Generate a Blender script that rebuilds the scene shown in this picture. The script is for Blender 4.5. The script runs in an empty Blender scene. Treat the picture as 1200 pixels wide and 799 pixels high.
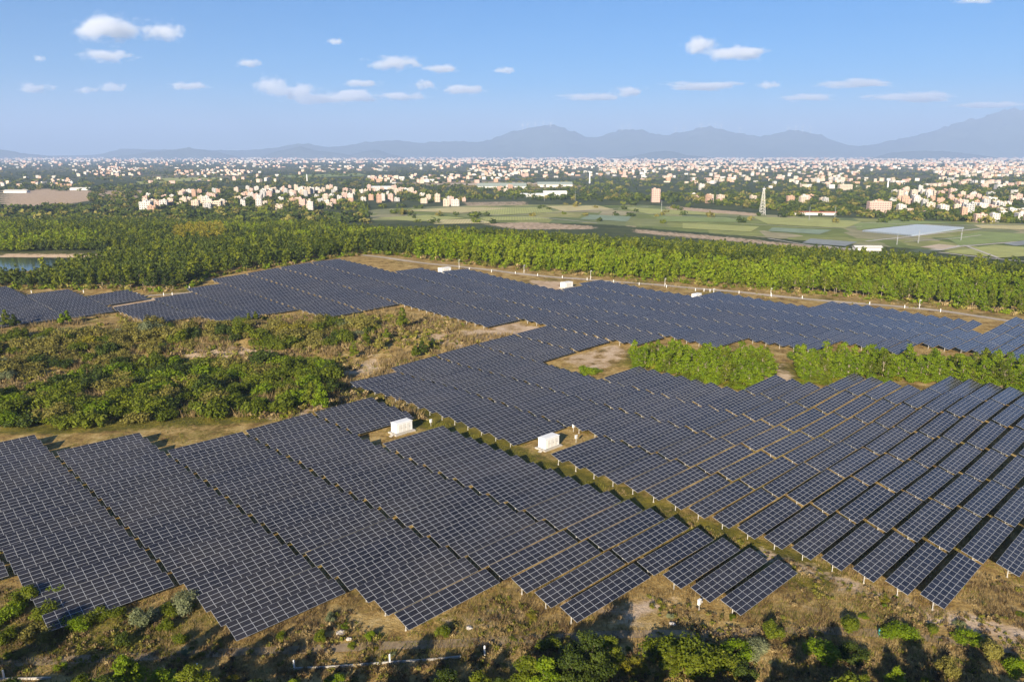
import bpy, math, random
import numpy as np
from mathutils import Vector, Matrix
R = math.radians
S = bpy.context.scene
COL = S.collection
rng = np.random.default_rng(7); random.seed(7)

# ---------------------------------------------------------------- camera, sky, sun, exposure
CAMH = 68.0; F = 900.0; CX, CY, HY = 600.0, 399.5, 182.0
PITCH = math.atan((CY-HY)/F)
cam = bpy.data.cameras.new('camera'); cam_o = bpy.data.objects.new('camera', cam); COL.objects.link(cam_o)
cam.sensor_width = 36.0; cam.lens = 27.0; cam.clip_start = 1.0; cam.clip_end = 120000.0
cam_o.location = (0, 0, CAMH); cam_o.rotation_euler = (math.pi/2-PITCH, 0, 0)
S.camera = cam_o
SUN_EL, SUN_AZ = 19.8, 200.0            # azimuth clockwise from +Y (the view direction)
world = bpy.data.worlds.new('World'); S.world = world; world.use_nodes = True
wn = world.node_tree; wn.nodes.clear()
sky = wn.nodes.new('ShaderNodeTexSky'); sky.sky_type = 'NISHITA'; sky.sun_disc = False
sky.sun_elevation = R(SUN_EL); sky.sun_rotation = R(SUN_AZ); sky.altitude = 900; sky.air_density = 1.0; sky.dust_density = 0.0; sky.ozone_density = 7.0
bg = wn.nodes.new('ShaderNodeBackground'); bg.inputs[1].default_value = 0.05
wo = wn.nodes.new('ShaderNodeOutputWorld')
hs = wn.nodes.new('ShaderNodeHueSaturation'); hs.inputs['Saturation'].default_value = 1.45; hs.inputs['Value'].default_value = 0.82; wn.links.new(sky.outputs[0], hs.inputs['Color']); wn.links.new(hs.outputs[0], bg.inputs[0]); wn.links.new(bg.outputs[0], wo.inputs[0])
sl = bpy.data.lights.new('sun', 'SUN'); sl.energy = 5.0; sl.angle = R(0.53); sl.color = (1.0, 0.88, 0.70)
so = bpy.data.objects.new('sun', sl); COL.objects.link(so); so.location = (-60, -140, 90)
az, el = R(SUN_AZ), R(SUN_EL)
to_sun = Vector((math.sin(az)*math.cos(el), math.cos(az)*math.cos(el), math.sin(el)))
so.rotation_euler = to_sun.to_track_quat('Z', 'Y').to_euler()
S.view_settings.view_transform = 'Standard'; S.view_settings.look = 'None'
S.view_settings.gamma = 1.0; S.view_settings.exposure = 1.45; S.view_settings.use_curve_mapping = False
S.render.engine = 'CYCLES'
cy = S.cycles
cy.max_bounces = 6; cy.diffuse_bounces = 3; cy.glossy_bounces = 2; cy.transmission_bounces = 3; cy.volume_bounces = 4; cy.transparent_max_bounces = 8
cy.use_denoising = True; cy.sample_clamp_indirect = 6.0; cy.use_adaptive_sampling = True; cy.adaptive_threshold = 0.015
cy.volume_max_steps = 96

# ---------------------------------------------------------------- the lie of the land
AZU = R(46.3); SU, CU = math.sin(AZU), math.cos(AZU)
def to_uv(x, y): return x*SU+y*CU, -x*CU+y*SU
def to_xy(u, v): return u*SU-v*CU, u*CU+v*SU
def smooth(a, b, t):
    t = np.clip((t-a)/(b-a), 0, 1); return t*t*(3-2*t)
ROADX = np.array([-2000, -420, -245, -160, -100, -55, 0, 60, 110, 170, 235, 300, 2000.]); ROADY = np.array([440, 440, 425, 470, 515, 500, 470, 425, 395, 370, 345, 315, 60.])
LAKE = None
PLAIN = -12.0
def hgt(x, y):
    x = np.asarray(x, float); y = np.asarray(y, float)
    u, v = to_uv(x, y)
    h = 7.5*np.exp(-(((u-250)/150)**2+((v-400)/130)**2))
    h = h + 1.2*smooth(165, 225, u)*(1-smooth(480, 560, v))
    h = h - 1.0*np.exp(-(((u-35)/30)**2+((v-115)/40)**2))
    # gully with the thicket
    h = h - 3.0*np.exp(-(((x+115)/85)**2+((y-238)/24)**2)) + 2.0*np.exp(-(((x+110)/75)**2+((y-292)/16)**2))
    # ditch and bank along the lower edge
    h = h - 1.6*np.exp(-(((y-82-0.02*x)/5.0)**2))*(1-smooth(60, 90, x)) 
    h = h + 0.25*np.sin(x/13.0+1.3)*np.sin(y/17.0) + 0.12*np.sin(x/4.7)*np.sin(y/6.1+x/9.0)
    t = y-np.interp(x, ROADX, ROADY)
    s = 80+150*smooth(-100, -200, x)
    w = smooth(0, 1, (t-s)/230.0)
    h = h*(1-w)+PLAIN*w + w*(0.6*np.sin(x/160.0)*np.sin(y/190.0))
    lk = np.exp(-(((x+345)/75)**4+((y-503)/38)**4))      # reservoir bowl
    h = h*(1-lk) + lk*(-3.5)
    return h
def ray_xy(xi, yi, z):
    c, s = math.cos(PITCH), math.sin(PITCH)
    dx, dy = xi-CX, -(yi-CY)
    d = (dx, c*F+s*dy, -s*F+c*dy)
    k = (z-CAMH)/d[2]
    return d[0]*k, d[1]*k
def ground(xi, yi, lift=0.0):
    """the spot of ground seen at a given place of the survey photograph"""
    z = 0.0
    for _ in range(40):
        x, y = ray_xy(xi, yi, z+lift)
        z = 0.6*z+0.4*float(hgt(x, y))
    return x, y
def poly_xy(pts, lift=0.0): return np.array([ground(a, b, lift) for a, b in pts])
def inside(poly, x, y):
    x = np.asarray(x); y = np.asarray(y); r = np.zeros(x.shape, bool); n = len(poly)
    for i in range(n):
        x0, y0 = poly[i]; x1, y1 = poly[(i+1) % n]
        c = ((y0 > y) != (y1 > y))
        with np.errstate(divide='ignore', invalid='ignore'):
            xs = (x1-x0)*(y-y0)/(y1-y0+1e-12)+x0
        r ^= c & (x < xs)
    return r
def sample_poly(poly, n, r=rng):
    lo, hi = poly.min(0), poly.max(0); out = []
    while len(out) < n:
        p = r.uniform(lo, hi, (max(64, n*3), 2)); k = inside(poly, p[:, 0], p[:, 1]); out.extend(p[k].tolist())
    return np.array(out[:n])
def spaced_poly(poly, n, dmin, r=rng):
    out = []
    cand = sample_poly(poly, n*12, r)
    for p in cand:
        if all((p[0]-q[0])**2+(p[1]-q[1])**2 > dmin*dmin for q in out): out.append(p)
        if len(out) >= n: break
    return np.array(out)

# ---------------------------------------------------------------- helpers
def tag(o, label=None, cat=None, group=None, kind=None):
    if label: o['label'] = label
    if cat: o['category'] = cat
    if group: o['group'] = group
    if kind: o['kind'] = kind
    return o
def empty(name, loc, rz=0):
    o = bpy.data.objects.new(name, None); COL.objects.link(o); o.location = loc; o.rotation_euler = (0, 0, rz); o.empty_display_size = 0.5
    return o
def link(name, me, parent=None, loc=None):
    o = bpy.data.objects.new(name, me); COL.objects.link(o)
    if parent: o.parent = parent
    if loc is not None: o.location = loc
    return o
def fast_mesh(name, V, quads=None, tris=None, mats=(), qmat=None, tmat=None, attrs=None, smooth_=False):
    """attrs: {name: per-vertex float array or Nx4 colour array}"""
    me = bpy.data.meshes.new(name); V = np.asarray(V, np.float32)
    Q = np.zeros((0, 4), np.int32) if quads is None else np.asarray(quads, np.int32).reshape(-1, 4)
    T = np.zeros((0, 3), np.int32) if tris is None else np.asarray(tris, np.int32).reshape(-1, 3)
    me.vertices.add(len(V)); me.vertices.foreach_set('co', V.ravel())
    nl = Q.size+T.size; me.loops.add(nl); me.loops.foreach_set('vertex_index', np.concatenate([Q.ravel(), T.ravel()]))
    nq, nt = len(Q), len(T); me.polygons.add(nq+nt)
    me.polygons.foreach_set('loop_start', np.concatenate([np.arange(nq)*4, nq*4+np.arange(nt)*3]).astype(np.int32))
    mi = np.zeros(nq+nt, np.int32)
    if qmat is not None: mi[:nq] = qmat
    if tmat is not None: mi[nq:] = tmat
    for m in mats: me.materials.append(m)
    me.polygons.foreach_set('material_index', mi)
    me.polygons.foreach_set('use_smooth', np.full(nq+nt, bool(smooth_)))
    for k, a in (attrs or {}).items():
        a = np.asarray(a, np.float32)
        if a.ndim == 1:
            at = me.attributes.new(k, 'FLOAT', 'POINT'); at.data.foreach_set('value', a)
        else:
            at = me.attributes.new(k, 'FLOAT_COLOR', 'POINT'); at.data.foreach_set('color', a.ravel())
    me.update(calc_edges=True)
    return me
class MB:
    """collects boxes, tubes and loose faces and links them as one mesh"""
    def __init__(s): s.v = []; s.q = []; s.t = []; s.qm = []; s.tm = []
    def box(s, c, d, m=0, rot=None, open_bottom=False):
        b = len(s.v); hx, hy, hz = d[0]/2, d[1]/2, d[2]/2
        for sx, sy, sz in ((-1,-1,-1),(1,-1,-1),(1,1,-1),(-1,1,-1),(-1,-1,1),(1,-1,1),(1,1,1),(-1,1,1)):
            p = Vector((sx*hx, sy*hy, sz*hz))
            if rot is not None: p = rot @ p
            s.v.append((p.x+c[0], p.y+c[1], p.z+c[2]))
        f = [(4,5,6,7),(0,1,5,4),(1,2,6,5),(2,3,7,6),(3,0,4,7)]
        if not open_bottom: f.append((3,2,1,0))
        for a in f: s.q.append(tuple(b+i for i in a)); s.qm.append(m)
        return s
    def quad(s, a, b_, c, d, m=0):
        b = len(s.v); s.v += [tuple(a), tuple(b_), tuple(c), tuple(d)]; s.q.append((b, b+1, b+2, b+3)); s.qm.append(m); return s
    def tube(s, p0, p1, r0, r1=None, n=6, m=0, cap=True):
        r1 = r0 if r1 is None else r1
        p0, p1 = Vector(p0), Vector(p1); d = (p1-p0).normalized()
        a = d.orthogonal().normalized(); b2 = d.cross(a); b = len(s.v)
        for p, r in ((p0, r0), (p1, r1)):
            for i in range(n):
                t = 2*math.pi*i/n; q = p+a*(r*math.cos(t))+b2*(r*math.sin(t)); s.v.append((q.x, q.y, q.z))
        for i in range(n):
            j = (i+1) % n; s.q.append((b+i, b+j, b+n+j, b+n+i)); s.qm.append(m)
        if cap:
            for i in range(1, n-1): s.t.append((b+n, b+n+i, b+n+i+1)); s.tm.append(m)
        return s
    def mesh(s, name, mats):
        return fast_mesh(name, np.array(s.v).reshape(-1, 3), s.q or None, s.t or None, mats, s.qm or None, s.tm or None)
    def build(s, name, mats, parent=None, loc=None):
        return link(name, s.mesh(name, mats if isinstance(mats, (list, tuple)) else [mats]), parent, loc)

# ---------------------------------------------------------------- materials
def new_mat(name):
    m = bpy.data.materials.new(name); m.use_nodes = True; nt = m.node_tree
    return m, nt, nt.nodes['Principled BSDF']
def N(nt, t, **kw):
    n = nt.nodes.new(t)
    for k, v in kw.items(): setattr(n, k, v)
    return n
def noise(nt, scale, detail=4, rough=0.55, vec=None, typ=None):
    n = N(nt, 'ShaderNodeTexNoise'); n.inputs['Scale'].default_value = scale; n.inputs['Detail'].default_value = detail; n.inputs['Roughness'].default_value = rough
    if vec is not None: nt.links.new(vec, n.inputs['Vector'])
    return n.outputs['Fac']
def ramp(nt, fac, stops):
    n = N(nt, 'ShaderNodeValToRGB'); e = n.color_ramp.elements
    while len(e) < len(stops): e.new(0.5)
    for i, (p, c) in enumerate(stops): e[i].position = p; e[i].color = (*c, 1) if len(c) == 3 else c
    nt.links.new(fac, n.inputs[0]); return n.outputs[0]
def mixc(nt, fac, a, b, mode='MIX'):
    n = N(nt, 'ShaderNodeMix', data_type='RGBA', blend_type=mode)
    for sock, val in ((n.inputs[0], fac), (n.inputs[6], a), (n.inputs[7], b)):
        if hasattr(val, 'links'): nt.links.new(val, sock)
        else: sock.default_value = val if not isinstance(val, tuple) or len(val) == 4 else (*val, 1)
    return n.outputs[2]
def math_(nt, op, a, b=None, clamp=False):
    n = N(nt, 'ShaderNodeMath', operation=op, use_clamp=clamp)
    for sock, val in ((n.inputs[0], a), (n.inputs[1], b)):
        if val is None: continue
        if hasattr(val, 'links'): nt.links.new(val, sock)
        else: sock.default_value = val
    return n.outputs[0]
def mrange(nt, v, a, b, c=0.0, d=1.0):
    n = N(nt, 'ShaderNodeMapRange', interpolation_type='SMOOTHSTEP'); nt.links.new(v, n.inputs[0])
    for i, x in zip((1, 2, 3, 4), (a, b, c, d)): n.inputs[i].default_value = x
    return n.outputs[0]
def plain(name, col, rough=0.7, var=0.15, scale=3.0, metal=0.0, spec=0.4):
    m, nt, b = new_mat(name)
    tc = N(nt, 'ShaderNodeTexCoord'); f = noise(nt, scale, 4, 0.6, tc.outputs['Object'])
    c = mixc(nt, f, tuple(x*(1-var) for x in col), tuple(min(1, x*(1+var)) for x in col))
    nt.links.new(c, b.inputs['Base Color']); b.inputs['Roughness'].default_value = rough; b.inputs['Metallic'].default_value = metal
    b.inputs['Specular IOR Level'].default_value = spec
    return m
def leaf_mat(name, dark, mid, light, trans=0.25, rough=0.6):
    m, nt, b = new_mat(name); out = nt.nodes['Material Output']
    at = N(nt, 'ShaderNodeAttribute', attribute_name='tone'); oi = N(nt, 'ShaderNodeObjectInfo')
    t = math_(nt, 'MULTIPLY_ADD', oi.outputs['Random'], 0.42); t.node.inputs[2].default_value = -0.21
    t2 = math_(nt, 'ADD', at.outputs['Fac'], t, True)
    c = ramp(nt, t2, [(0.0, dark), (0.5, mid), (1.0, light)])
    nt.links.new(c, b.inputs['Base Color']); b.inputs['Roughness'].default_value = rough; b.inputs['Specular IOR Level'].default_value = 0.12
    tr = N(nt, 'ShaderNodeBsdfTranslucent'); nt.links.new(mixc(nt, 0.5, c, light), tr.inputs['Color'])
    mx = N(nt, 'ShaderNodeMixShader'); mx.inputs[0].default_value = trans
    nt.links.new(b.outputs[0], mx.inputs[1]); nt.links.new(tr.outputs[0], mx.inputs[2]); nt.links.new(mx.outputs[0], out.inputs['Surface'])
    return m
M = {}
M['white'] = plain('white_paint', (0.78, 0.77, 0.74), 0.5, 0.05)
M['white_dirty'] = plain('weathered_white', (0.62, 0.60, 0.55), 0.7, 0.15, 1.5)
M['grey'] = plain('grey_steel', (0.35, 0.36, 0.37), 0.5, 0.1)
M['galv'] = plain('galvanised_steel', (0.52, 0.50, 0.46), 0.5, 0.12, 5, 0.0)
M['concrete'] = plain('concrete', (0.42, 0.39, 0.34), 0.85, 0.25, 0.6)
M['dark'] = plain('dark_vent', (0.05, 0.05, 0.055), 0.6, 0.1)
M['bark'] = plain('bark', (0.22, 0.17, 0.12), 0.9, 0.35, 2)
M['palebark'] = plain('pale_bark', (0.34, 0.28, 0.20), 0.9, 0.3, 2)
M['teal'] = plain('blue_green_plastic', (0.05, 0.32, 0.34), 0.5, 0.1)
M['rock'] = plain('pale_rock', (0.45, 0.41, 0.36), 0.9, 0.3, 2)
M['alu'] = plain('aluminium_frame', (0.35, 0.36, 0.38), 0.45, 0.06, 2, 0.0)
def glass_mat():
    m, nt, b = new_mat('solar_glass')
    tc = N(nt, 'ShaderNodeTexCoord'); ge = N(nt, 'ShaderNodeNewGeometry'); oi = N(nt, 'ShaderNodeObjectInfo')
    f = noise(nt, 0.35, 2, 0.5, ge.outputs['Position'])
    wv = N(nt, 'ShaderNodeTexWhiteNoise', noise_dimensions='1D'); nt.links.new(ge.outputs['Random Per Island'], wv.inputs['W'])
    wo_ = N(nt, 'ShaderNodeTexWhiteNoise', noise_dimensions='1D'); nt.links.new(oi.outputs['Random'], wo_.inputs['W'])
    t = math_(nt, 'ADD', math_(nt, 'MULTIPLY', wv.outputs['Value'], .3), math_(nt, 'ADD', math_(nt, 'MULTIPLY', f, .4), math_(nt, 'MULTIPLY', wo_.outputs['Value'], .3)))
    c = ramp(nt, t, [(0.1, (0.008, 0.009, 0.014)), (0.5, (0.017, 0.018, 0.026)), (0.9, (0.031, 0.031, 0.043))])
    dust = noise(nt, 2.2, 5, 0.65, ge.outputs['Position'])
    c = mixc(nt, mrange(nt, math_(nt, 'ADD', math_(nt, 'MULTIPLY', dust, .5), math_(nt, 'MULTIPLY', noise(nt, 0.06, 3, .5, ge.outputs['Position']), .5)), .35, .75, .0, .16), c, (0.20, 0.17, 0.13))
    nt.links.new(c, b.inputs['Base Color'])
    b.inputs['Roughness'].default_value = 0.16; b.inputs['IOR'].default_value = 1.5
    b.inputs['Specular IOR Level'].default_value = 0.5
    return m
M['glass'] = glass_mat()
M['lf_bright'] = leaf_mat('leaves_bright_green', (0.080, 0.130, 0.006), (0.155, 0.225, 0.009), (0.24, 0.29, 0.016), 0.35)
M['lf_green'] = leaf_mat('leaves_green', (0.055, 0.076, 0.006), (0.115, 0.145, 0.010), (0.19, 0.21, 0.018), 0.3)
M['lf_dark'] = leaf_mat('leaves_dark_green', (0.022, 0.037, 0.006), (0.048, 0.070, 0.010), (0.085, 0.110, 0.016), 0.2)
M['lf_olive'] = leaf_mat('leaves_olive_brown', (0.085, 0.075, 0.018), (0.180, 0.160, 0.034), (0.27, 0.24, 0.055), 0.2)
M['lf_silver'] = leaf_mat('leaves_grey_green', (0.10, 0.12, 0.055), (0.17, 0.19, 0.09), (0.26, 0.27, 0.14), 0.2)
M['lf_yellow'] = leaf_mat('leaves_yellow_green', (0.12, 0.12, 0.012), (0.20, 0.185, 0.016), (0.30, 0.25, 0.025), 0.3)
M['straw'] = leaf_mat('dry_straw', (0.15, 0.105, 0.045), (0.27, 0.195, 0.085), (0.42, 0.32, 0.15), 0.2, 0.8)
M['grass'] = leaf_mat('green_grass', (0.09, 0.10, 0.015), (0.17, 0.17, 0.022), (0.26, 0.23, 0.035), 0.3, 0.7)
M['weed'] = leaf_mat('brown_weed', (0.06, 0.04, 0.022), (0.12, 0.08, 0.04), (0.2, 0.135, 0.065), 0.15, 0.9)

# ---------------------------------------------------------------- ground
def grow(a, b, step, k=1.13):
    out = [a]; s = step
    while out[-1] < b: s *= k; out.append(out[-1]+s)
    out[-1] = b; return out
EXT = 42000.0
xs = np.concatenate([-np.array(grow(620, EXT, 6))[::-1], np.arange(-616, -230, 5.0), np.arange(-230, 330, 2.4), np.arange(331, 617, 5.0), np.array(grow(620, EXT, 6))])
ys = np.concatenate([-np.array(grow(40, 6000, 10, 1.3))[::-1], np.arange(-30, 60, 6.0), np.arange(60, 320, 1.6), np.arange(321, 640, 2.8), np.arange(645, 2600, 13.0), np.array(grow(2613, EXT, 14, 1.1))])
xs = np.unique(xs); ys = np.unique(ys)
GX, GY = np.meshgrid(xs, ys); gx, gy = GX.ravel(), GY.ravel(); gz = hgt(gx, gy)
nx, ny = len(xs), len(ys)
idx = np.arange(nx*ny).reshape(ny, nx)
GQ = np.stack([idx[:-1, :-1], idx[:-1, 1:], idx[1:, 1:], idx[1:, :-1]], -1).reshape(-1, 4)
mask = np.zeros((nx*ny, 4), np.float32); mask[:, 3] = 1
def blur_paint(pts, ch, val, soft=None):
    P = poly_xy(pts)
    c = P.mean(0); lo, hi = P.min(0)-30, P.max(0)+30
    k = (gx > lo[0]) & (gx < hi[0]) & (gy > lo[1]) & (gy < hi[1])
    ii = np.nonzero(k)[0]; a = np.zeros(len(ii))
    D = max(1.5, (0.006*np.hypot(*c))) if soft is None else soft
    for ox, oy in ((0, 0), (D, 0), (-D, 0), (0, D), (0, -D), (D, D), (-D, -D), (D, -D), (-D, D)):
        a += inside(P, gx[ii]+ox, gy[ii]+oy)/9.0
    mask[ii, ch] = mask[ii, ch]*(1-a)+val*a
G_, S_, B_ = 0, 1, 2          # green growth, bare sand, plain (fields and woods)
gu, gv = to_uv(gx, gy)
mask[:, G_] = 0.32
tt = gy-np.interp(gx, ROADX, ROADY)
mask[:, B_] = smooth(60, 140, tt)*(gy > 250)
mask[:, G_] = np.where(mask[:, B_] > 0.5, 0.5, mask[:, G_])
# grass grows greener along the lane between the two near blocks
lane = np.exp(-((gu-116.5)/6.0)**2)*(gv > 45)*(gv < 200); mask[:, G_] = np.maximum(mask[:, G_], 1.0*lane)
blur_paint([(840, 655), (930, 668), (1010, 700), (1110, 740), (1210, 762), (1210, 735), (1120, 715), (1030, 690), (960, 664), (900, 640)], S_, 0.75)
blur_paint([(0, 775), (200, 768), (400, 762), (560, 750), (700, 744), (840, 742), (840, 730), (640, 735), (440, 748), (200, 757), (0, 765)], S_, 0.35)
blur_paint([(500, 720), (560, 700), (640, 705), (600, 735), (520, 745)], S_, 0.45)
blur_paint([(900, 700), (1000, 715), (1100, 735), (1050, 740), (930, 722)], S_, 0.5)
blur_paint([(0, 700), (60, 730), (140, 725), (230, 740), (150, 760), (0, 765)], G_, 0.7)
blur_paint([(590, 690), (640, 700), (690, 722), (740, 735), (800, 705), (780, 688), (720, 708), (660, 695), (600, 684)], S_, 0.65)
blur_paint([(0, 470), (100, 430), (200, 420), (290, 425), (330, 415), (395, 425), (395, 470), (330, 490), (250, 497), (100, 505), (0, 508)], G_, 0.9)
blur_paint([(0, 392), (60, 388), (130, 382), (330, 374), (470, 366), (500, 395), (440, 398), (400, 402), (330, 408), (250, 400), (0, 440)], G_, 0.45)
blur_paint([(-20, 458), (60, 443), (140, 440), (125, 452), (40, 466), (-20, 470)], S_, 0.9)
blur_paint([(198, 408), (250, 402), (300, 408), (330, 412), (270, 424), (215, 418)], S_, 0.85)
blur_paint([(430, 412), (475, 425), (490, 432), (420, 448), (395, 440)], S_, 0.55)
blur_paint([(480, 392), (560, 386), (605, 376), (655, 388), (600, 394), (540, 410), (505, 402)], S_, 0.65)
blur_paint([(380, 470), (415, 452), (420, 460), (360, 490), (300, 492)], S_, 0.7)
blur_paint([(650, 421), (725, 402), (740, 412), (725, 428), (700, 438)], S_, 0.6)
blur_paint([(725, 428), (820, 444), (880, 461), (915, 446), (1000, 440), (1110, 445), (1210, 463), (1210, 452), (930, 425), (740, 412)], G_, 0.8)
blur_paint([(905, 425), (925, 425), (935, 450), (915, 448), (880, 456), (870, 448)], S_, 0.6)
blur_paint([(1100, 446), (1210, 445), (1210, 458), (1120, 450)], S_, 0.55)
blur_paint([(150, 352), (237, 342), (212, 349), (170, 354), (120, 366), (80, 377), (60, 378), (125, 358)], S_, 0.8)
blur_paint([(614, 328), (655, 330), (668, 340), (640, 339)], S_, 1.0)
blur_paint([(0, 309), (124, 306), (124, 298), (0, 297)], S_, 0.95)
blur_paint([(480, 505), (525, 497), (600, 530), (600, 522), (520, 492)], S_, 0.3)
blur_paint([(0, 222), (60, 221), (110, 224), (165, 223), (200, 227), (150, 233), (100, 236), (60, 243), (0, 246)], S_, 0.95, 9)
blur_paint([(440, 214), (560, 212), (640, 214), (700, 218), (640, 222), (520, 219)], S_, 0.6, 9)
blur_paint([(150, 205), (260, 203), (330, 206), (250, 212), (160, 212)], S_, 0.45, 9)
for pts_ in ([(0, 196), (600, 195), (1210, 197), (1210, 203), (600, 201), (0, 202)], [(600, 203), (1000, 205), (1210, 207), (1210, 212), (800, 211), (600, 209)]): blur_paint(pts_, S_, 0.38, 20)
for a, b_ in ():
    blur_paint([(a[0], a[1]), (b_[0], a[1]+1), (b_[0], b_[1]), (a[0], b_[1]-2)], S_, 1.0, 8)
blur_paint([(60, 245), (85, 241), (100, 246), (65, 252)], S_, 0.8, 8)
blur_paint([(560, 262), (620, 260), (700, 265), (700, 269), (600, 269)], S_, 0.7, 6)
blur_paint([(540, 237), (620, 236), (620, 241), (545, 242)], S_, 0.6, 6)
blur_paint([(780, 241), (890, 250), (890, 254), (780, 245)], S_, 0.8, 6)
blur_paint([(740, 268), (860, 278), (1000, 292), (1000, 296), (740, 273)], S_, 0.7, 5)
blur_paint([(430, 246), (560, 240), (760, 240), (900, 252), (1200, 262), (1200, 300), (1000, 286), (700, 262), (430, 258)], G_, 1.0, 10)
blur_paint([(700, 799), (900, 775), (1000, 760), (1100, 772), (1210, 775), (1210, 850), (700, 850)], G_, 0.05)
def ground_mat():
    m, nt, b = new_mat('ground')
    tc = N(nt, 'ShaderNodeTexCoord'); P = tc.outputs['Object']
    at = N(nt, 'ShaderNodeAttribute', attribute_name='mask'); sp = N(nt, 'ShaderNodeSeparateColor'); nt.links.new(at.outputs['Color'], sp.inputs[0])
    n1 = noise(nt, 0.035, 5, 0.6, P); n2 = noise(nt, 0.22, 5, 0.65, P); n3 = noise(nt, 1.3, 6, 0.7, P); n4 = noise(nt, 0.6, 3, 0.6, P)
    mid = math_(nt, 'ADD', math_(nt, 'MULTIPLY', n2, 0.6), math_(nt, 'MULTIPLY', n3, 0.4))
    dry = ramp(nt, mid, [(0.32, (0.07, 0.045, 0.022)), (0.42, (0.20, 0.125, 0.042)), (0.50, (0.34, 0.230, 0.080)), (0.58, (0.45, 0.32, 0.13)), (0.68, (0.54, 0.43, 0.24))])
    grn = ramp(nt, mid, [(0.33, (0.035, 0.042, 0.012)), (0.47, (0.11, 0.100, 0.018)), (0.58, (0.20, 0.165, 0.026)), (0.7, (0.30, 0.23, 0.045))])
    gf = math_(nt, 'ADD', sp.outputs[0], math_(nt, 'MULTIPLY', math_(nt, 'SUBTRACT', n1, 0.5), 1.6))
    gf = math_(nt, 'ADD', gf, math_(nt, 'MULTIPLY', math_(nt, 'SUBTRACT', n4, 0.5), 0.8))
    gf = mrange(nt, gf, 0.3, 0.75)
    near = mixc(nt, gf, dry, grn)
    sand = ramp(nt, mid, [(0.32, (0.33, 0.22, 0.13)), (0.5, (0.48, 0.35, 0.23)), (0.68, (0.60, 0.48, 0.35))])
    sf = math_(nt, 'ADD', sp.outputs[1], math_(nt, 'MULTIPLY', math_(nt, 'SUBTRACT', n2, 0.5), 1.5))
    sf = mrange(nt, sf, 0.35, 0.75)
    # the plain: small fields, woods and lanes
    mp = N(nt, 'ShaderNodeMapping'); nt.links.new(P, mp.inputs[0]); mp.inputs['Rotation'].default_value = (0, 0, 0.35); mp.inputs['Scale'].default_value = (0.018, 0.010, 0.01)
    vo = N(nt, 'ShaderNodeTexVoronoi', feature='F1', distance='CHEBYCHEV'); vo.inputs['Scale'].default_value = 1.0; nt.links.new(mp.outputs[0], vo.inputs['Vector'])
    vc = N(nt, 'ShaderNodeSeparateColor'); nt.links.new(vo.outputs['Color'], vc.inputs[0])
    field = ramp(nt, vc.outputs[0], [(0.0, (0.14, 0.18, 0.05)), (0.3, (0.25, 0.28, 0.08)), (0.5, (0.38, 0.36, 0.14)), (0.62, (0.19, 0.23, 0.09)), (0.8, (0.45, 0.38, 0.23)), (1.0, (0.14, 0.19, 0.07))])
    field = mixc(nt, mrange(nt, noise(nt, 0.05, 5, 0.6, P), 0.35, 0.7), mixc(nt, 0.35, field, (0.05, 0.07, 0.02)), field)
    wn1 = noise(nt, 0.0022, 6, 0.62, P)
    wood = ramp(nt, noise(nt, 0.03, 6, 0.7, P), [(0.35, (0.04, 0.055, 0.022)), (0.6, (0.08, 0.095, 0.035)), (0.75, (0.15, 0.14, 0.06))])
    wf = mrange(nt, math_(nt, 'SUBTRACT', math_(nt, 'ADD', wn1, 0.27), math_(nt, 'MULTIPLY', math_(nt, 'SUBTRACT', sp.outputs[0], 0.5), 0.9)), 0.50, 0.60)
    far = mixc(nt, wf, field, wood)
    col = mixc(nt, sp.outputs[2], near, far)
    col = mixc(nt, sf, col, sand)
    nt.links.new(col, b.inputs['Base Color']); b.inputs['Roughness'].default_value = 0.95; b.inputs['Specular IOR Level'].default_value = 0.1
    bp = N(nt, 'ShaderNodeBump'); bp.inputs['Strength'].default_value = 0.6; bp.inputs['Distance'].default_value = 0.5
    nt.links.new(n3, bp.inputs['Height']); nt.links.new(bp.outputs[0], b.inputs['Normal'])
    return m
tag(link('ground', fast_mesh('ground', np.stack([gx, gy, gz], 1), GQ, None, [ground_mat()], attrs={'mask': mask}, smooth_=True)), kind='structure', label='dry grassland of the solar farm running out into fields and woods')

def sheet(name, pts, mat, z=None, lift=0.03, label=None, kind='structure', cat=None, zfun=None):
    P = poly_xy(pts); V = [(p[0], p[1], (hgt(p[0], p[1])+lift) if z is None else z) for p in P]
    me = bpy.data.meshes.new(name); me.from_pydata(V, [], [list(range(len(V)))]); me.materials.append(mat); me.update()
    return tag(link(name, me), label, cat, None, kind)
def water_mat():
    m, nt, b = new_mat('water'); b.inputs['Base Color'].default_value = (0.035, 0.06, 0.045, 1); b.inputs['Roughness'].default_value = 0.12
    tc = N(nt, 'ShaderNodeTexCoord'); bp = N(nt, 'ShaderNodeBump'); bp.inputs['Strength'].default_value = 0.15
    nt.links.new(noise(nt, 0.8, 4, 0.6, tc.outputs['Object']), bp.inputs['Height']); nt.links.new(bp.outputs[0], b.inputs['Normal']); return m
me = bpy.data.meshes.new('water'); me.from_pydata([(-520, 440, -1.6), (-250, 440, -1.6), (-250, 550, -1.6), (-520, 550, -1.6)], [], [(0, 1, 2, 3)]); me.materials.append(water_mat())
tag(link('water', me), 'still grey green reservoir water behind the trees at far left', None, None, 'structure')

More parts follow.
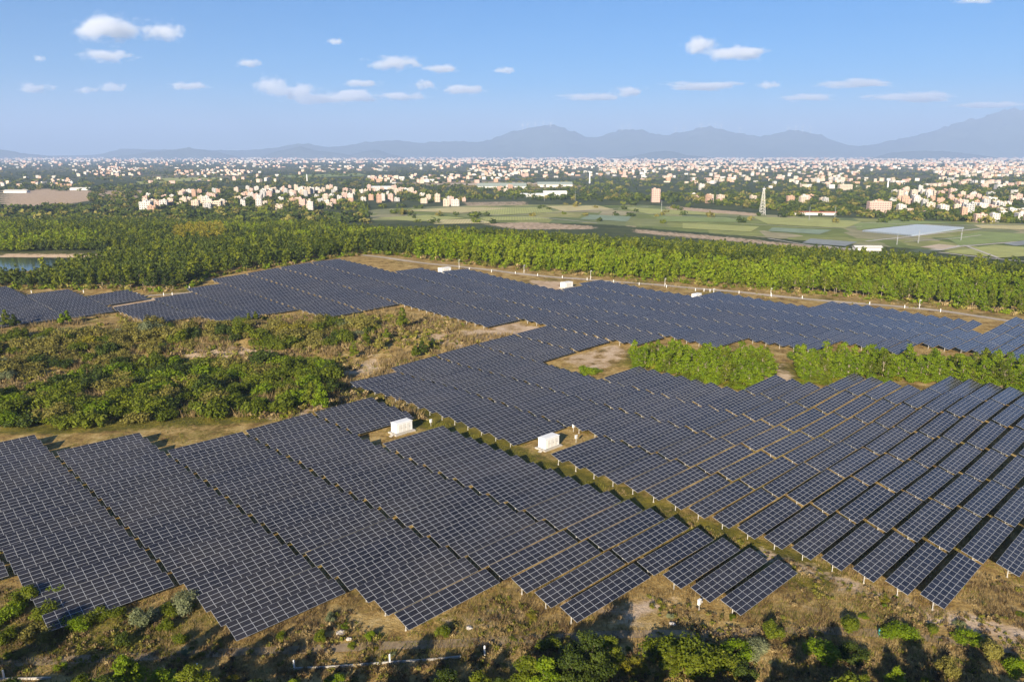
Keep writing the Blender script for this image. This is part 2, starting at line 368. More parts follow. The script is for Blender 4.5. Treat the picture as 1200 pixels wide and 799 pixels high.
# roads laid over the ground
def strip(name, pts_xy, width, mat, label, lift=0.05, cat=None, kind='structure', thick=0.0, step=4.0):
    P = np.array(pts_xy, float); d = np.r_[0, np.cumsum(np.hypot(*np.diff(P, axis=0).T))]
    n = max(2, int(d[-1]/step)); t = np.linspace(0, d[-1], n); X = np.interp(t, d, P[:, 0]); Y = np.interp(t, d, P[:, 1])
    for _ in range(2): X[1:-1] = (X[:-2]+X[1:-1]*2+X[2:])/4; Y[1:-1] = (Y[:-2]+Y[1:-1]*2+Y[2:])/4
    tx = np.gradient(X); ty = np.gradient(Y); L = np.hypot(tx, ty); nxn, nyn = -ty/L, tx/L
    V, Q = [], []
    offs = np.linspace(-0.5, 0.5, 5) if thick == 0 else np.array([-0.5, -0.5, 0.5, 0.5])
    for i in range(n):
        for k, o in enumerate(offs):
            x, y = X[i]+nxn[i]*o*width, Y[i]+nyn[i]*o*width
            z = float(hgt(x, y))+lift
            if thick: z = float(hgt(X[i], Y[i]))+(thick if k in (1, 2) else -0.4)
            V.append((x, y, z))
    m = len(offs)
    for i in range(n-1):
        for k in range(m-1): Q.append((i*m+k, (i+1)*m+k, (i+1)*m+k+1, i*m+k+1))
    return tag(link(name, fast_mesh(name, V, Q, None, [mat])), label, cat, None, kind)
def road_mat(name, c0, c1):
    m, nt, b = new_mat(name); tc = N(nt, 'ShaderNodeTexCoord')
    f = noise(nt, 0.7, 6, 0.7, tc.outputs['Object']); nt.links.new(ramp(nt, f, [(0.3, c0), (0.7, c1)]), b.inputs['Base Color']); b.inputs['Roughness'].default_value = 0.95; return m
M['gravel'] = road_mat('pale_gravel', (0.33, 0.26, 0.18), (0.52, 0.44, 0.34))
M['lane'] = road_mat('concrete_lane', (0.42, 0.38, 0.31), (0.55, 0.50, 0.42))
rp = [(425, 299), (470, 305), (500, 309), (560, 315), (600, 320), (700, 329), (760, 333), (820, 338.5), (900, 346), (960, 352), (1010, 356), (1060, 360), (1110, 365), (1180, 376), (1240, 384)]
strip('service_road', poly_xy(rp), 4.5, M['gravel'], 'pale gravel service road along the far edge of the solar farm', 0.10, step=3)
M['dirt'] = road_mat('brown_dirt', (0.17, 0.12, 0.065), (0.36, 0.26, 0.15))
strip('track', poly_xy([(-60, 778), (60, 774), (200, 768), (400, 759), (560, 752), (700, 744), (840, 742), (960, 738), (1060, 744), (1120, 752), (1240, 768)]), 1.9, M['dirt'], 'brown dirt track along the lower edge', 0.06, step=1.5)
strip('track', poly_xy([(150, 349), (200, 345), (240, 342), (262, 336)]), 2.5, M['gravel'], 'short pale track between the two far left panel blocks', 0.10, step=3)
for i, (pts, w) in enumerate([([(1200, 278), (1150, 284), (1060, 300), (1010, 294), (960, 288)], 7), ([(1200, 283), (1120, 289.5), (1090, 293)], 4), ([(1100, 296), (1170, 304), (1230, 309)], 4), ([(1015, 283), (1080, 276), (1150, 268)], 4),
                               ([(540, 212.5), (640, 208), (800, 205)], 12), ([(0, 213), (160, 207), (330, 209)], 8)]):
    strip('lane', poly_xy(pts), w, M['lane'], 'pale concrete lane crossing the fields of the plain', 0.3, step=12)

def field_mat(name, c, v=.25):
    m, nt, b = new_mat(name); tc = N(nt, 'ShaderNodeTexCoord'); f = noise(nt, 0.06, 5, .65, tc.outputs['Object'])
    wv = N(nt, 'ShaderNodeTexWave'); wv.inputs['Scale'].default_value = .09; wv.inputs['Distortion'].default_value = .4; nt.links.new(tc.outputs['Object'], wv.inputs['Vector'])
    f2 = math_(nt, 'ADD', math_(nt, 'MULTIPLY', f, .75), math_(nt, 'MULTIPLY', wv.outputs['Fac'], .25))
    nt.links.new(ramp(nt, f2, [(.3, tuple(x*(1-v) for x in c)), (.7, tuple(min(1, x*(1+v)) for x in c))]), b.inputs['Base Color']); b.inputs['Roughness'].default_value = 1.0; return m
FM = {'green': field_mat('field_green', (.20, .25, .06)), 'lime': field_mat('field_lime', (.33, .34, .09)), 'tan': field_mat('field_tan', (.52, .41, .28)), 'straw': field_mat('field_straw', (.48, .41, .18)), 'dark': field_mat('field_dark', (.06, .085, .035)), 'grey': field_mat('field_grey', (.22, .24, .23)), 'net': field_mat('field_net', (.20, .26, .16))}
FIELDS = [('green', [(1108, 279), (1150, 272), (1215, 275), (1215, 281), (1125, 288.5)]), ('tan', [(1078, 290), (1100, 286.5), (1122, 288.5), (1104, 292.5)]), ('dark', [(1062, 296), (1075, 292), (1103, 294), (1082, 299)]), ('grey', [(1176, 286), (1215, 280), (1215, 286), (1190, 288.5)]),
          ('lime', [(1105, 296), (1165, 287.5), (1215, 291), (1215, 300), (1172, 302.5)]), ('lime', [(880, 254), (960, 257), (1010, 260), (990, 268), (900, 263)]), ('green', [(1000, 262), (1060, 258), (1120, 262), (1075, 263), (1005, 270)]), ('net', [(905, 267), (975, 270), (960, 275), (900, 271)]),
          ('straw', [(640, 242), (700, 241), (720, 246), (660, 248)]), ('lime', [(725, 243), (800, 247), (850, 252), (760, 251)]), ('green', [(760, 253), (850, 255), (880, 261), (780, 260)]), ('straw', [(470, 247), (540, 243), (600, 244), (540, 250)]), ('lime', [(555, 245), (640, 243), (650, 249), (570, 253)]), ('lime', [(560, 255), (625, 254), (650, 258), (570, 259)]), ('straw', [(500, 258), (560, 257), (580, 262), (510, 263)]),
          ('lime', [(800, 262), (890, 266), (880, 272), (800, 268)]), ('grey', [(950, 280), (1005, 284), (990, 289), (940, 285)]), ('net', [(690, 252), (740, 254), (735, 260), (680, 257)]), ('straw', [(1140, 264), (1215, 265), (1215, 270), (1150, 268)]), ('lime', [(440, 256), (500, 252), (545, 256), (490, 260)]),
          ('green', [(330, 206), (420, 203), (430, 206), (340, 209)]), ('lime', [(180, 209), (260, 208), (260, 212), (180, 213)]), ('lime', [(160, 213), (200, 213), (200, 216), (160, 216)]), ('tan', [(500, 216), (620, 214), (640, 216), (520, 219)])]
for ty, pts in FIELDS: sheet('field', pts, FM[ty], lift=.4)
for pts, w in (([(1060, 284), (1120, 280), (1150, 276)], 2), ([(1130, 288), (1170, 303)], 3), ([(860, 262), (960, 268), (1010, 266)], 2), ([(740, 250), (880, 258)], 2), ([(640, 250), (700, 246), (760, 243)], 3), ([(560, 251), (640, 256), (700, 262)], 3), ([(900, 280), (960, 290)], 3), ([(1000, 261), (1110, 265), (1215, 263)], 3)):
    strip('lane', poly_xy(pts), w, M['lane'], 'thin pale field lane on the plain', 0.55, step=10)

# mountains
def ridge_mesh(name, prof, dist, depth, mat, label, seedn, base=-14):
    px = np.array([p[0] for p in prof], float); ph = np.array([p[1] for p in prof], float)
    n = 420; a = np.linspace(px[0], px[-1], n); r = np.random.default_rng(seedn)
    hgtpx = np.interp(a, px, ph)
    k = np.ones(7)/7; hgtpx = np.convolve(np.pad(hgtpx, 3, mode='edge'), k, 'valid')
    rows = 26; V = np.zeros((rows, n, 3))
    f1 = np.cumsum(r.normal(0, 1, n)); f1 -= np.linspace(f1[0], f1[-1], n)
    for j in range(rows):
        s = j/(rows-1); d = dist+depth*(s-0.5)
        bump = math.sin(math.pi*s)**1.1
        jit = sum(np.sin(a/w*6.283+r.uniform(0, 6.28)+j*q)*amp for w, amp, q in ((90, .10, .6), (41, .10, 1.1), (19, .08, 1.7), (9, .05, 2.4)))
        az_ = np.arctan((a-CX)/math.hypot(F, CY-HY))
        Hh = (hgtpx*dist/925.0+CAMH-base)*np.cos(az_)*0+ (hgtpx*dist/925.0)
        edge = 1 if abs(s-0.5) < 0.03 else 1+jit*(1-bump*0.6)
        V[j, :, 0] = np.tan(az_)*d; V[j, :, 1] = d; V[j, :, 2] = base+(Hh+(CAMH-base)*np.clip(hgtpx/4, 0, 1))*bump*edge
    V[:, 0, 2] = base; V[:, -1, 2] = base
    idx = np.arange(rows*n).reshape(rows, n)
    Q = np.stack([idx[:-1, :-1], idx[:-1, 1:], idx[1:, 1:], idx[1:, :-1]], -1).reshape(-1, 4)
    return tag(link(name, fast_mesh(name, V.reshape(-1, 3), Q, None, [mat], smooth_=True)), label, None, None, 'structure')
def hill_mat(name, c0, c1):
    m, nt, b = new_mat(name); tc = N(nt, 'ShaderNodeTexCoord')
    nt.links.new(ramp(nt, noise(nt, 0.0012, 8, 0.65, tc.outputs['Object']), [(0.35, c0), (0.68, c1)]), b.inputs['Base Color']); b.inputs['Roughness'].default_value = 1.0; b.inputs['Specular IOR Level'].default_value = 0.0; return m
HM = hill_mat('wooded_mountain', (0.035, 0.055, 0.03), (0.075, 0.09, 0.05))
ridge_mesh('mountains', [(-150, 0), (-60, 0), (20, 1), (120, 2), (150, 8), (175, 6), (230, 6), (290, 5), (330, 9), (355, 14), (385, 8), (430, 14), (460, 17), (500, 13), (530, 16), (565, 14), (590, 22), (615, 30), (640, 34), (660, 30), (690, 18), (700, 20), (735, 30), (755, 26), (780, 21), (805, 27), (830, 32), (860, 25), (890, 19), (910, 25), (930, 29), (950, 24), (1000, 9), (1030, 13), (1080, 24), (1125, 37), (1148, 42), (1166, 51), (1180, 50), (1200, 47), (1260, 44), (1350, 20), (1500, 0)], 23500, 5000, HM, 'long hazy blue mountain range along the horizon', 3)
HM2 = hill_mat('low_hill', (0.03, 0.045, 0.025), (0.07, 0.08, 0.045))
for k, (prof, dist, lb) in enumerate([([(-60, 0), (-30, 4), (5, 6), (25, 3), (50, 2), (80, 0)], 19000, 'low dark hill on the horizon at the left edge'),
      ([(110, 0), (150, 2), (195, 5), (222, 8), (240, 6), (262, 3), (290, 0)], 19000, 'low hill with a pale scar on the left horizon'),
      ([(300, 0), (335, 6), (352, 10), (372, 5), (410, 2), (440, 6), (455, 3), (480, 0)], 19500, 'pair of small dark hills left of centre'),
      ([(700, 0), (740, 1.5), (780, 5), (805, 2), (850, 0)], 18000, 'small low hill before the central mountains'),
      ([(1020, 0), (1040, 3), (1080, 5), (1110, 4), (1150, 2), (1180, 0)], 18000, 'low dark rise before the right hand mountain')]):
    ridge_mesh('hills', prof, dist, 1800, HM2, lb, 20+k)

# ---------------------------------------------------------------- solar tables
NC, NR, MW, MH, GAP = 11, 4, 1.617, 0.905, 0.02
TILT = R(17); TLEN = NC*(MW+GAP); TWID = NR*(MH+GAP)
PANZ = 1.66
def module_faces(mb, cx, cy, detail=True):
    hx, hy, f, th = MW/2, MH/2, 0.030, 0.04
    b = len(mb.v)
    o = [(-hx, -hy), (hx, -hy), (hx, hy), (-hx, hy)]; i_ = [(-hx+f, -hy+f), (hx-f, -hy+f), (hx-f, hy-f), (-hx+f, hy-f)]
    mb.v += [(cx+x, cy+y, th) for x, y in o]+[(cx+x, cy+y, th) for x, y in i_]+[(cx+x, cy+y, 0) for x, y in o]
    for k in range(4):
        j = (k+1) % 4; mb.q.append((b+k, b+j, b+4+j, b+4+k)); mb.qm.append(1)
        if detail: mb.q.append((b+8+k, b+8+j, b+j, b+k)); mb.qm.append(1)
    if detail: mb.q.append((b+11, b+10, b+9, b+8)); mb.qm.append(1)
    g = len(mb.v); mb.v += [(cx+x, cy+y, th-0.006) for x, y in i_]; mb.q.append((g, g+1, g+2, g+3)); mb.qm.append(0)
mod = MB(); module_faces(mod, 0, 0); MODULE = mod.mesh('solar_module', [M['glass'], M['alu']])
def cell(c, r): return ((c-(NC-1)/2)*(MW+GAP), (r-(NR-1)/2)*(MH+GAP))
tp = Matrix.Rotation(TILT, 3, 'X')
arr = MB()
for c in range(NC):
    for r in range(NR): module_faces(arr, *cell(c, r))
arr.v = [tuple(tp @ Vector(p)+Vector((0, 0, PANZ))) for p in arr.v]
ARRAY = arr.mesh('panel_array', [M['glass'], M['alu']])
PX = (-8.3, -2.8, 2.8, 8.3)
fr = MB()
for x in PX:
    p = tp @ Vector((x, 0, -0.09)); fr.box((p.x, p.y, p.z+PANZ), (0.08, TWID-0.3, 0.10), rot=tp)
for y in (-1.25, -0.4, 0.4, 1.25):
    p = tp @ Vector((0, y, -0.02)); fr.box((p.x, p.y, p.z+PANZ), (TLEN-0.1, 0.05, 0.035), rot=tp)
for x in PX:
    fr.tube((x, 0, 0.8), tuple(tp @ Vector((x, -1.1, -0.13))+Vector((0, 0, PANZ))), 0.03, n=4)
FRAME = fr.mesh('frame', [M['galv']])
po = MB(); po.tube((0, 0, -0.6), (0, 0, PANZ-0.14), 0.06, n=8); po.tube((0, 0, -0.6), (0, 0, 0.10), 0.17, 0.16, n=8, m=1); po.box((0, 0, PANZ-0.14), (0.24, 0.24, 0.03))
POST = po.mesh('support_post', [M['galv'], M['concrete']])
RZ = math.pi/2-AZU
tables = []          # (u0, vlow, block, col, row)
def add_col(block, col, u0, v0, pitch, j0, j1):
    for j in range(j0, j1+1): tables.append([u0, v0+pitch*j, block, col, j])
for k, rngs in enumerate([[(0, 17), (20, 23)], [(3, 23)], [(6, 23)], [(9, 26)], [(13, 29)], [(17, 33)], [(20, 35)]]):
    for a, b_ in rngs: add_col('N', k, 95.0-18.85*k, 50.0, 5.27, a, b_)
for n, rngs in enumerate([[(0, 15), (18, 31)], [(-1, 32)], [(-3, 32)], [(-5, 21), (27, 32)], [(-5, 14), (27, 32)], [(-5, 11)], [(-5, 7)], [(-5, 3)]]):
    for a, b_ in rngs: add_col('E', n, 118.9+18.85*n, 29.6, 5.24, a, b_)
PF = poly_xy([(132, 365), (175, 352.5), (212, 346), (212, 341), (247, 336), (236, 329), (327, 315), (415, 302.5), (430, 305), (475, 317), (520, 320), (535, 316), (560, 318), (600, 327), (650, 338.5), (672, 337), (690, 329), (720, 333), (760, 342), (800, 349), (820, 350), (845, 342), (870, 345), (900, 352), (940, 360), (980, 352), (1040, 361), (1080, 370), (1120, 378), (1150, 384), (1165, 388), (1178, 370), (1200, 373), (1240, 380), (1240, 440), (1200, 422), (1115, 411), (1000, 405), (910, 406), (895, 401), (872, 395), (840, 403), (810, 398), (790, 402), (729, 399), (725, 401), (663, 388), (605, 374.5), (560, 384), (470, 358), (421, 365), (377, 372), (355, 369.5), (340, 362), (265, 376), (255, 374), (219, 373), (160, 381)], 1.5)
PL = poly_xy([(-30, 339), (0, 340), (12, 341), (22, 348), (67, 341.5), (75, 342.5), (92, 349), (138, 342.5), (157, 351), (117, 358.5), (120, 364), (93, 369), (28, 380), (-30, 385)], 1.5)
for n in range(-8, 14):
    for j in range(-2, 92):
        uc, vc = 118.9+18.85*n+TLEN/2, 29.6+5.24*j+1.77
        x, y = to_xy(uc, vc)
        if inside(PF, np.array([x]), np.array([y]))[0] and not (n == 3 and j < 40) and not (n == 4 and j < 36): tables.append([uc-TLEN/2, vc-1.77, 'F', n, j])
        elif inside(PL, np.array([x]), np.array([y]))[0]: tables.append([uc-TLEN/2, vc-1.77, 'L', n, j])
def project(x, y, z):
    c, s = math.cos(PITCH), math.sin(PITCH); zz = z-CAMH
    d = y*c-zz*s; return CX+F*x/d, CY-F*(y*s+zz*c)/d, d
TB = []
for t in tables:
    x, y = to_xy(t[0]+TLEN/2, t[1]+1.77); z = float(hgt(x, y)); px, py, d = project(x, y, z+1.5)
    if -90 < px < 1290 and py < 900: TB.append((d, x, y, z, t[2], t[3], t[4], px, py))
TB = [t for t in TB if not (t[4] == 'F' and 423 < t[7] < 470 and t[8] < 311)]
TB.sort()
INV = [t for t in TB if 0 < t[7] < 1200 and t[8] < 799]
near_ids = set(id(t) for t in [t for t in TB if -45 < t[7] < 1245][:292])
print('tables', len(TB), len(INV))
ORD = ['first', 'second', 'third', 'fourth', 'fifth', 'sixth', 'seventh', 'eighth', 'ninth', 'tenth', 'eleventh', 'twelfth', 'thirteenth', 'fourteenth', 'fifteenth', 'sixteenth', 'seventeenth', 'eighteenth', 'nineteenth', 'twentieth', '21st', '22nd', '23rd', '24th', '25th', '26th', '27th', '28th', '29th', '30th', '31st', '32nd', '33rd', '34th', '35th', '36th', '37th', '38th', '39th', '40th', '41st', '42nd']
cnt = {}; stuffV, stuffQ, stuffM = [], [], []; nb = 0
# simplified copy for the far mass: glass quads on framed slabs
sm = MB()
for c in range(NC):
    for r in range(NR): module_faces(sm, *cell(c, r), detail=False)
sm.box((0, 0, -0.01), (TLEN-0.03, TWID-0.03, 0.06), 1)
sm.v = [tuple(tp @ Vector(p)+Vector((0, 0, PANZ))) for p in sm.v]
for x in PX: sm.tube((x, 0, -0.5), (x, 0, PANZ-0.1), 0.09, n=4, m=2, cap=False)
SMV = np.array(sm.v); SMQ = np.array(sm.q); SMM = np.array(sm.qm)
n_detail = 0
for rank, t in enumerate(TB):
    d, x, y, z, blk, col, row, px, py = t
    hx = TLEN/2*SU, TLEN/2*CU
    slope = (float(hgt(x+hx[0], y+hx[1]))-float(hgt(x-hx[0], y-hx[1])))/TLEN
    zc = z+random.uniform(-0.07, 0.07); ty = -math.atan(slope)+R(random.gauss(0, 0.35)); tx = R(random.gauss(0, 0.5))
    rot = Matrix.Rotation(RZ, 4, 'Z') @ Matrix.Rotation(ty, 4, 'Y') @ Matrix.Rotation(tx, 4, 'X')
    if id(t) in near_ids:
        cnt[(blk, col)] = cnt.get((blk, col), 0)+1; k = cnt[(blk, col)]
        o = empty('solar_table', (x, y, zc)); o.rotation_euler = rot.to_euler()
        if blk == 'N': where = f'the {ORD[col]} column left of the grassy lane' if col else "the column bordering the lane's left side"
        elif blk == 'E': where = f'the {ORD[col]} column right of the grassy lane' if col else "the column bordering the lane's right side"
        else: where = f'the {ORD[max(col-3,0)]} column of the far block'
        tag(o, f'{ORD[k-1]} solar table from the near end of {where}', 'solar table', 'solar tables standing in tilted rows on dry grass')
        if n_detail < 84 and -20 < px < 1220 and py < 830:
            n_detail += 1
            for c in range(NC):
                for r in range(NR):
                    m_ = link('solar_module', MODULE, o); a, b_ = cell(c, r); p = tp @ Vector((a, b_, 0)); m_.location = (p.x, p.y, p.z+PANZ); m_.rotation_euler = (TILT+R(random.gauss(0, .12)), R(random.gauss(0, .12)), 0)
        else: link('panel_array', ARRAY, o)
        link('frame', FRAME, o)
        for xx in PX: link('support_post', POST, o, (xx, 0, 0))
    else:
        Mx = np.array(rot.to_3x3()); V = SMV @ Mx.T+np.array([x, y, zc])
        stuffV.append(V); stuffQ.append(SMQ+nb); stuffM.append(SMM); nb += len(V)
tag(link('solar_tables', fast_mesh('solar_tables', np.concatenate(stuffV), np.concatenate(stuffQ), None, [M['glass'], M['alu'], M['galv']], np.concatenate(stuffM))),
    'hundreds more dark blue solar tables in rows covering the far rise', 'solar tables', None, 'stuff')

# ---------------------------------------------------------------- inverter cabins, boxes, posts
def cabin(x, y, label, L=4.8, W=2.3, Hh=2.3, rz=RZ):
    z = float(hgt(x, y)); o = empty('inverter_cabin', (x, y, z), rz); tag(o, label, 'inverter cabin', 'white inverter cabins beside the panel rows')
    b = MB(); b.box((0, 0, 0.45+Hh/2), (L, W, Hh)); b.build('cabin_shell', M['white'], o)
    b = MB(); b.box((0, 0, 0.45+Hh+0.06), (L+0.22, W+0.22, 0.12)); b.box((0, 0, 0.45+Hh+0.15), (L-0.5, W-0.5, 0.08)); b.build('roof', M['white'], o)
    b = MB(); b.box((0, 0, 0.1), (L+1.2, W+1.2, 0.5)); b.build('plinth', M['concrete'], o)
    for s in (-1.2, 0.0, 1.2):
        d_ = MB(); d_.box((s, -W/2-0.02, 0.45+1.05), (1.0, 0.04, 1.9)); dd = d_.build('door', M['white_dirty'], o)
        h_ = MB(); h_.box((s+0.38, -W/2-0.07, 0.45+1.1), (0.05, 0.06, 0.25)); h_.build('handle', M['dark'], dd)
    for s in (-1, 1):
        v_ = MB()
        for q in range(6): v_.box((s*(L/2+0.02), 0, 0.45+1.5+q*0.13), (0.04, 1.0, 0.05))
        v_.build('vent', M['grey'], o)
    st = MB()
    for q in range(3): st.box((-L/2-1.0-0.3*q, -W/2+0.4, 0.30-0.14*q), (0.3, 0.9, 0.16))
    st.build('step', M['concrete'], o)
    return o
def at(px, py): return ground(px, py)
cabin(*at(643, 524), 'white inverter cabin in the right hand notch of the panels, beside the lane')
cabin(*at(471, 506), 'white inverter cabin in the left hand notch, near the corner of the lane')
cabin(*at(816, 351), 'small white inverter cabin at the far edge, between two far blocks')
cabin(*at(664, 337), 'white inverter cabin on pale bare ground at the far edge', 6.0, 3.0)
cabin(*at(521, 319.5), 'long low white inverter cabin farthest away, on the crest by the road', 6.5, 3.0, 2.2)
def box_on_post(x, y, label, h=1.5, s=(0.6, 0.3, 0.8)):
    z = float(hgt(x, y)); o = empty('combiner_box', (x, y, z), RZ); tag(o, label, 'electric box', 'white electric boxes on posts among the panels')
    MB().tube((0, 0, -0.4), (0, 0, h), 0.05, n=6).build('post', M['galv'], o)
    b = MB(); b.box((0, 0, h+s[2]/2-0.3), s); b.box((0, 0, h+s[2]-0.28), (s[0]+.1, s[1]+.1, .04)); b.build('enclosure', M['white'], o)
    MB().box((0, -s[1]/2-0.012, h+s[2]/2-0.3), (s[0]*.8, 0.02, s[2]*.8)).build('door', M['white_dirty'], o)
for px, py, lb in [(505, 500, 'white electric box on a post right of the left notch cabin'), (675, 519, 'white electric box on a post right of the right notch cabin'), (819, 716, 'white electric box under the front tables by the bottom middle'),
                   (672, 506, 'pale electric box behind the right notch cabin')]:
    box_on_post(*at(px, py), lb)
def marker(x, y, label, h=1.4, r=0.16, mat='white', grp='white marker posts along the far service road'):
    z = float(hgt(x, y)); b = MB(); b.tube((x, y, z-0.4), (x, y, z+h-0.12), r, n=8); b.tube((x, y, z+h-0.12), (x, y, z+h), r, r*0.55, n=8)
    tag(b.build('marker_post', M[mat]), label, 'post', grp)
for i, (px, py) in enumerate([(550, 316.5), (576, 319), (604, 321), (630, 323.5), (659, 326), (688, 328.5), (719, 331), (749, 334), (781, 337), (815, 341), (825, 341.5), (832, 342), (866, 344), (904, 347.5), (940, 350), (1019, 357), (1060, 361), (1102, 365.5)]):
    marker(*at(px, py), f'short white marker post on the far service road, {ORD[i]} from the left', 1.4, 0.17)
for i, (px, py) in enumerate([(37, 343.5), (98, 343), (161, 346.5), (192, 346.5), (202, 346), (222, 338.5)]):
    marker(*at(px, py), f'white marker post behind the far left panel block, {ORD[i]} from the left', 1.4, 0.18, grp='white marker posts behind the far left block')
for i, (px, py) in enumerate([(5, 796), (232, 788), (345, 784), (457, 777), (568, 767)]):
    marker(*at(px, py), f'white concrete post beside the shaded bottom track, {ORD[i]} from the left', 1.5, 0.13, grp='white posts along the bottom track')
marker(*at(1030, 744), 'small blue green marker post in tree shade at bottom right', 1.1, 0.12, 'teal', None)
b = poly_xy([(340, 784), (400, 781.5), (455, 777), (500, 774), (540, 770)])
strip('drain_kerb', b, 0.18, M['concrete'], 'thin pale concrete kerb beside the bottom track', cat='kerb', kind=None, thick=0.3, step=2)
b = poly_xy([(-40, 797), (0, 796), (60, 795)])
strip('drain_kerb', b, 0.18, M['concrete'], 'short pale concrete kerb in the bottom left corner', cat='kerb', kind=None, thick=0.3, step=2)
def mast(x, y, h, label, arm=True, name='camera_mast'):
    z = float(hgt(x, y)); o = empty(name, (x, y, z)); tag(o, label, 'mast', 'slim white masts along the far road')
    MB().tube((0, 0, -0.4), (0, 0, h), 0.09, 0.06, n=8).build('pole', M['white'], o)
    b = MB(); b.box((0.25, 0, h-0.15), (0.7, 0.12, 0.08)); b.box((0.55, 0, h-0.3), (0.2, 0.25, 0.16)); b.build('camera_head', M['white'], o)
    MB().box((0.22, 0, 1.5), (0.2, 0.3, 0.45)).build('control_box', M['white_dirty'], o)
for px, py, h, lb in [(538, 315.5, 5.5, 'slim white mast beside the farthest cabin'), (692, 328, 5, 'slim white mast behind the peak of panels right of the bare ground'), (779, 336, 4.5, 'slim white mast midway along the far road'),
                      (903, 347, 4, 'slim white mast at the far road, right part'), (1077, 361.5, 4, 'rightmost slim white mast on the far road'), (614, 320, 4.5, 'slim pale mast on the far road left of the bare ground'), (836, 345, 3, 'thick short pale mast right of the far cabin')]:
    mast(*at(px, py), h, lb)
def rock(x, y, s, label):
    s *= .65
    r = np.random.default_rng(int(abs(x*13+y*7))); z = float(hgt(x, y)); V = []; Q = []
    n, m_ = 10, 6
    for j in range(m_):
        for i in range(n):
            a, p = 2*math.pi*i/n, math.pi*(j/(m_-1)-0.5); k = r.uniform(.75, 1.15)
            V.append((x+s*k*math.cos(a)*math.cos(p)*1.3, y+s*k*math.sin(a)*math.cos(p), z+s*0.45*k*(math.sin(p)+0.5)))
    for j in range(m_-1):
        for i in range(n): Q.append((j*n+i, j*n+(i+1) % n, (j+1)*n+(i+1) % n, (j+1)*n+i))
    tag(link('rock', fast_mesh('rock', V, Q, None, [M['rock']])), label, 'rock', 'pale rocks on the dry ground')
for px, py, s, lb in [(400, 742, .9, 'larger pale rock below the bottom left panels'), (409, 749, .6, 'smaller pale rock right of the larger one'), (550, 736, .7, 'flat white rock right of the bottom middle panels'), (415, 453, 1.2, 'pale rock pile at the left tip of the middle block'), (788, 731, .7, 'pale rock in the tree shade at bottom centre')]:
    rock(*at(px, py), s, lb)

# ---------------------------------------------------------------- vegetation
def leaf_cloud(seed, lobes, n, size, squash=1.0, flat=0.35, core=0.25):
    """n leaf-clump quads spread through a set of lobes (x,y,z,rx,rz); returns V, Q, tone"""
    r = np.random.default_rng(seed); L = np.array(lobes, float)
    w = L[:, 3]**2*L[:, 4]; w = w/w.sum(); k = r.choice(len(L), n, p=w)
    d = r.normal(size=(n, 3)); d /= np.linalg.norm(d, axis=1)[:, None]
    rad = 1-core*r.random(n)**1.2*2.2; rad = np.clip(rad, 0.15, 1.12)*r.uniform(.88, 1.1, n)
    C = np.stack([L[k, 0]+d[:, 0]*rad*L[k, 3], L[k, 1]+d[:, 1]*rad*L[k, 3], L[k, 2]+d[:, 2]*rad*L[k, 4]], 1)
    nrm = d+r.normal(0, 0.55, (n, 3)); nrm[:, 2] += flat; nrm /= np.linalg.norm(nrm, axis=1)[:, None]
    a = np.cross(nrm, r.normal(size=(n, 3))); a /= np.linalg.norm(a, axis=1)[:, None]; b = np.cross(nrm, a)
    s = size*r.uniform(.6, 1.4, n)[:, None]; t = s*r.uniform(.45, .9, n)[:, None]
    V = np.stack([C-a*s, C-b*t+nrm*s*.15, C+a*s, C+b*t], 1).reshape(-1, 3)
    Q = np.arange(n*4).reshape(n, 4)
    lt = r.uniform(0, 1, len(L)); tone = np.repeat(np.clip(0.5+(lt[k]-.5)*.35+r.normal(0, .13, n), 0, 1), 4)
    return V, Q, tone
def branchy(lobes, h0, r0, mat, seed, lean=0.0):
    r = random.Random(seed); b = MB(); top = max(l[2] for l in lobes)
    p = Vector((0, 0, -0.3)); pts = [(p, r0)]
    n = 5
    for i in range(1, n+1):
        p = Vector((lean*i/n+r.uniform(-.08, .08)*i, r.uniform(-.08, .08)*i, top*0.9*i/n)); pts.append((p, r0*(1-0.85*i/n)))
    for (a, ra), (c, rc) in zip(pts, pts[1:]): b.tube(a, c, ra, rc, n=6, cap=False)
    for l in lobes:
        zb = min(l[2]*0.75, h0+0.5*(l[2]-h0)); k = min(n-1, max(0, int(zb/(top*0.9)*n))); q = pts[k][0].lerp(pts[k+1][0], .5)
        b.tube(q, (l[0]*.9, l[1]*.9, l[2]), r0*.38, r0*.08, n=5, cap=False)
    return b.mesh('trunk', [mat])
def tree_lobes(seed, h, rad, nl, base, top_taper=0.6):
    r = random.Random(seed); L = []
    for i in range(nl):
        t = (i+0.5)/nl; z = base+(h-base)*(0.12+0.80*t); a = i*2.4+r.uniform(-.5, .5)
        w = rad*(1-top_taper*t**1.5)*(0.65+0.35*math.sin(math.pi*min(1, t+.25)))
        rr = w*r.uniform(.35, .75); L.append((rr*math.cos(a), rr*math.sin(a), z, w*r.uniform(.42, .62), (h-base)/nl*r.uniform(.9, 1.4)))
    L.append((0, 0, h-(h-base)*.12, rad*.3, (h-base)*.13)); return L
PROTO = {}
def proto(key, mats, specs, n, size, base_f, bark, nl, taper=0.6, core=0.3, r0=0.12):
    out = []
    for s, (h, rad) in enumerate(specs):
        L = tree_lobes(hash(key) % 1000 if False else sum(map(ord, key))+s*17, h, rad, nl, base_f*h, taper)
        V, Q, tone = leaf_cloud(sum(map(ord, key))+s, L, n, size, core=core)
        V[:, 2] = np.maximum(V[:, 2], 0.05)
        ms = [fast_mesh('crown', V, Q, None, [m], attrs={'tone': tone}) for m in mats]
        out.append((ms, branchy(L, base_f*h, r0*h/8, bark, s), h, rad))
    PROTO[key] = out
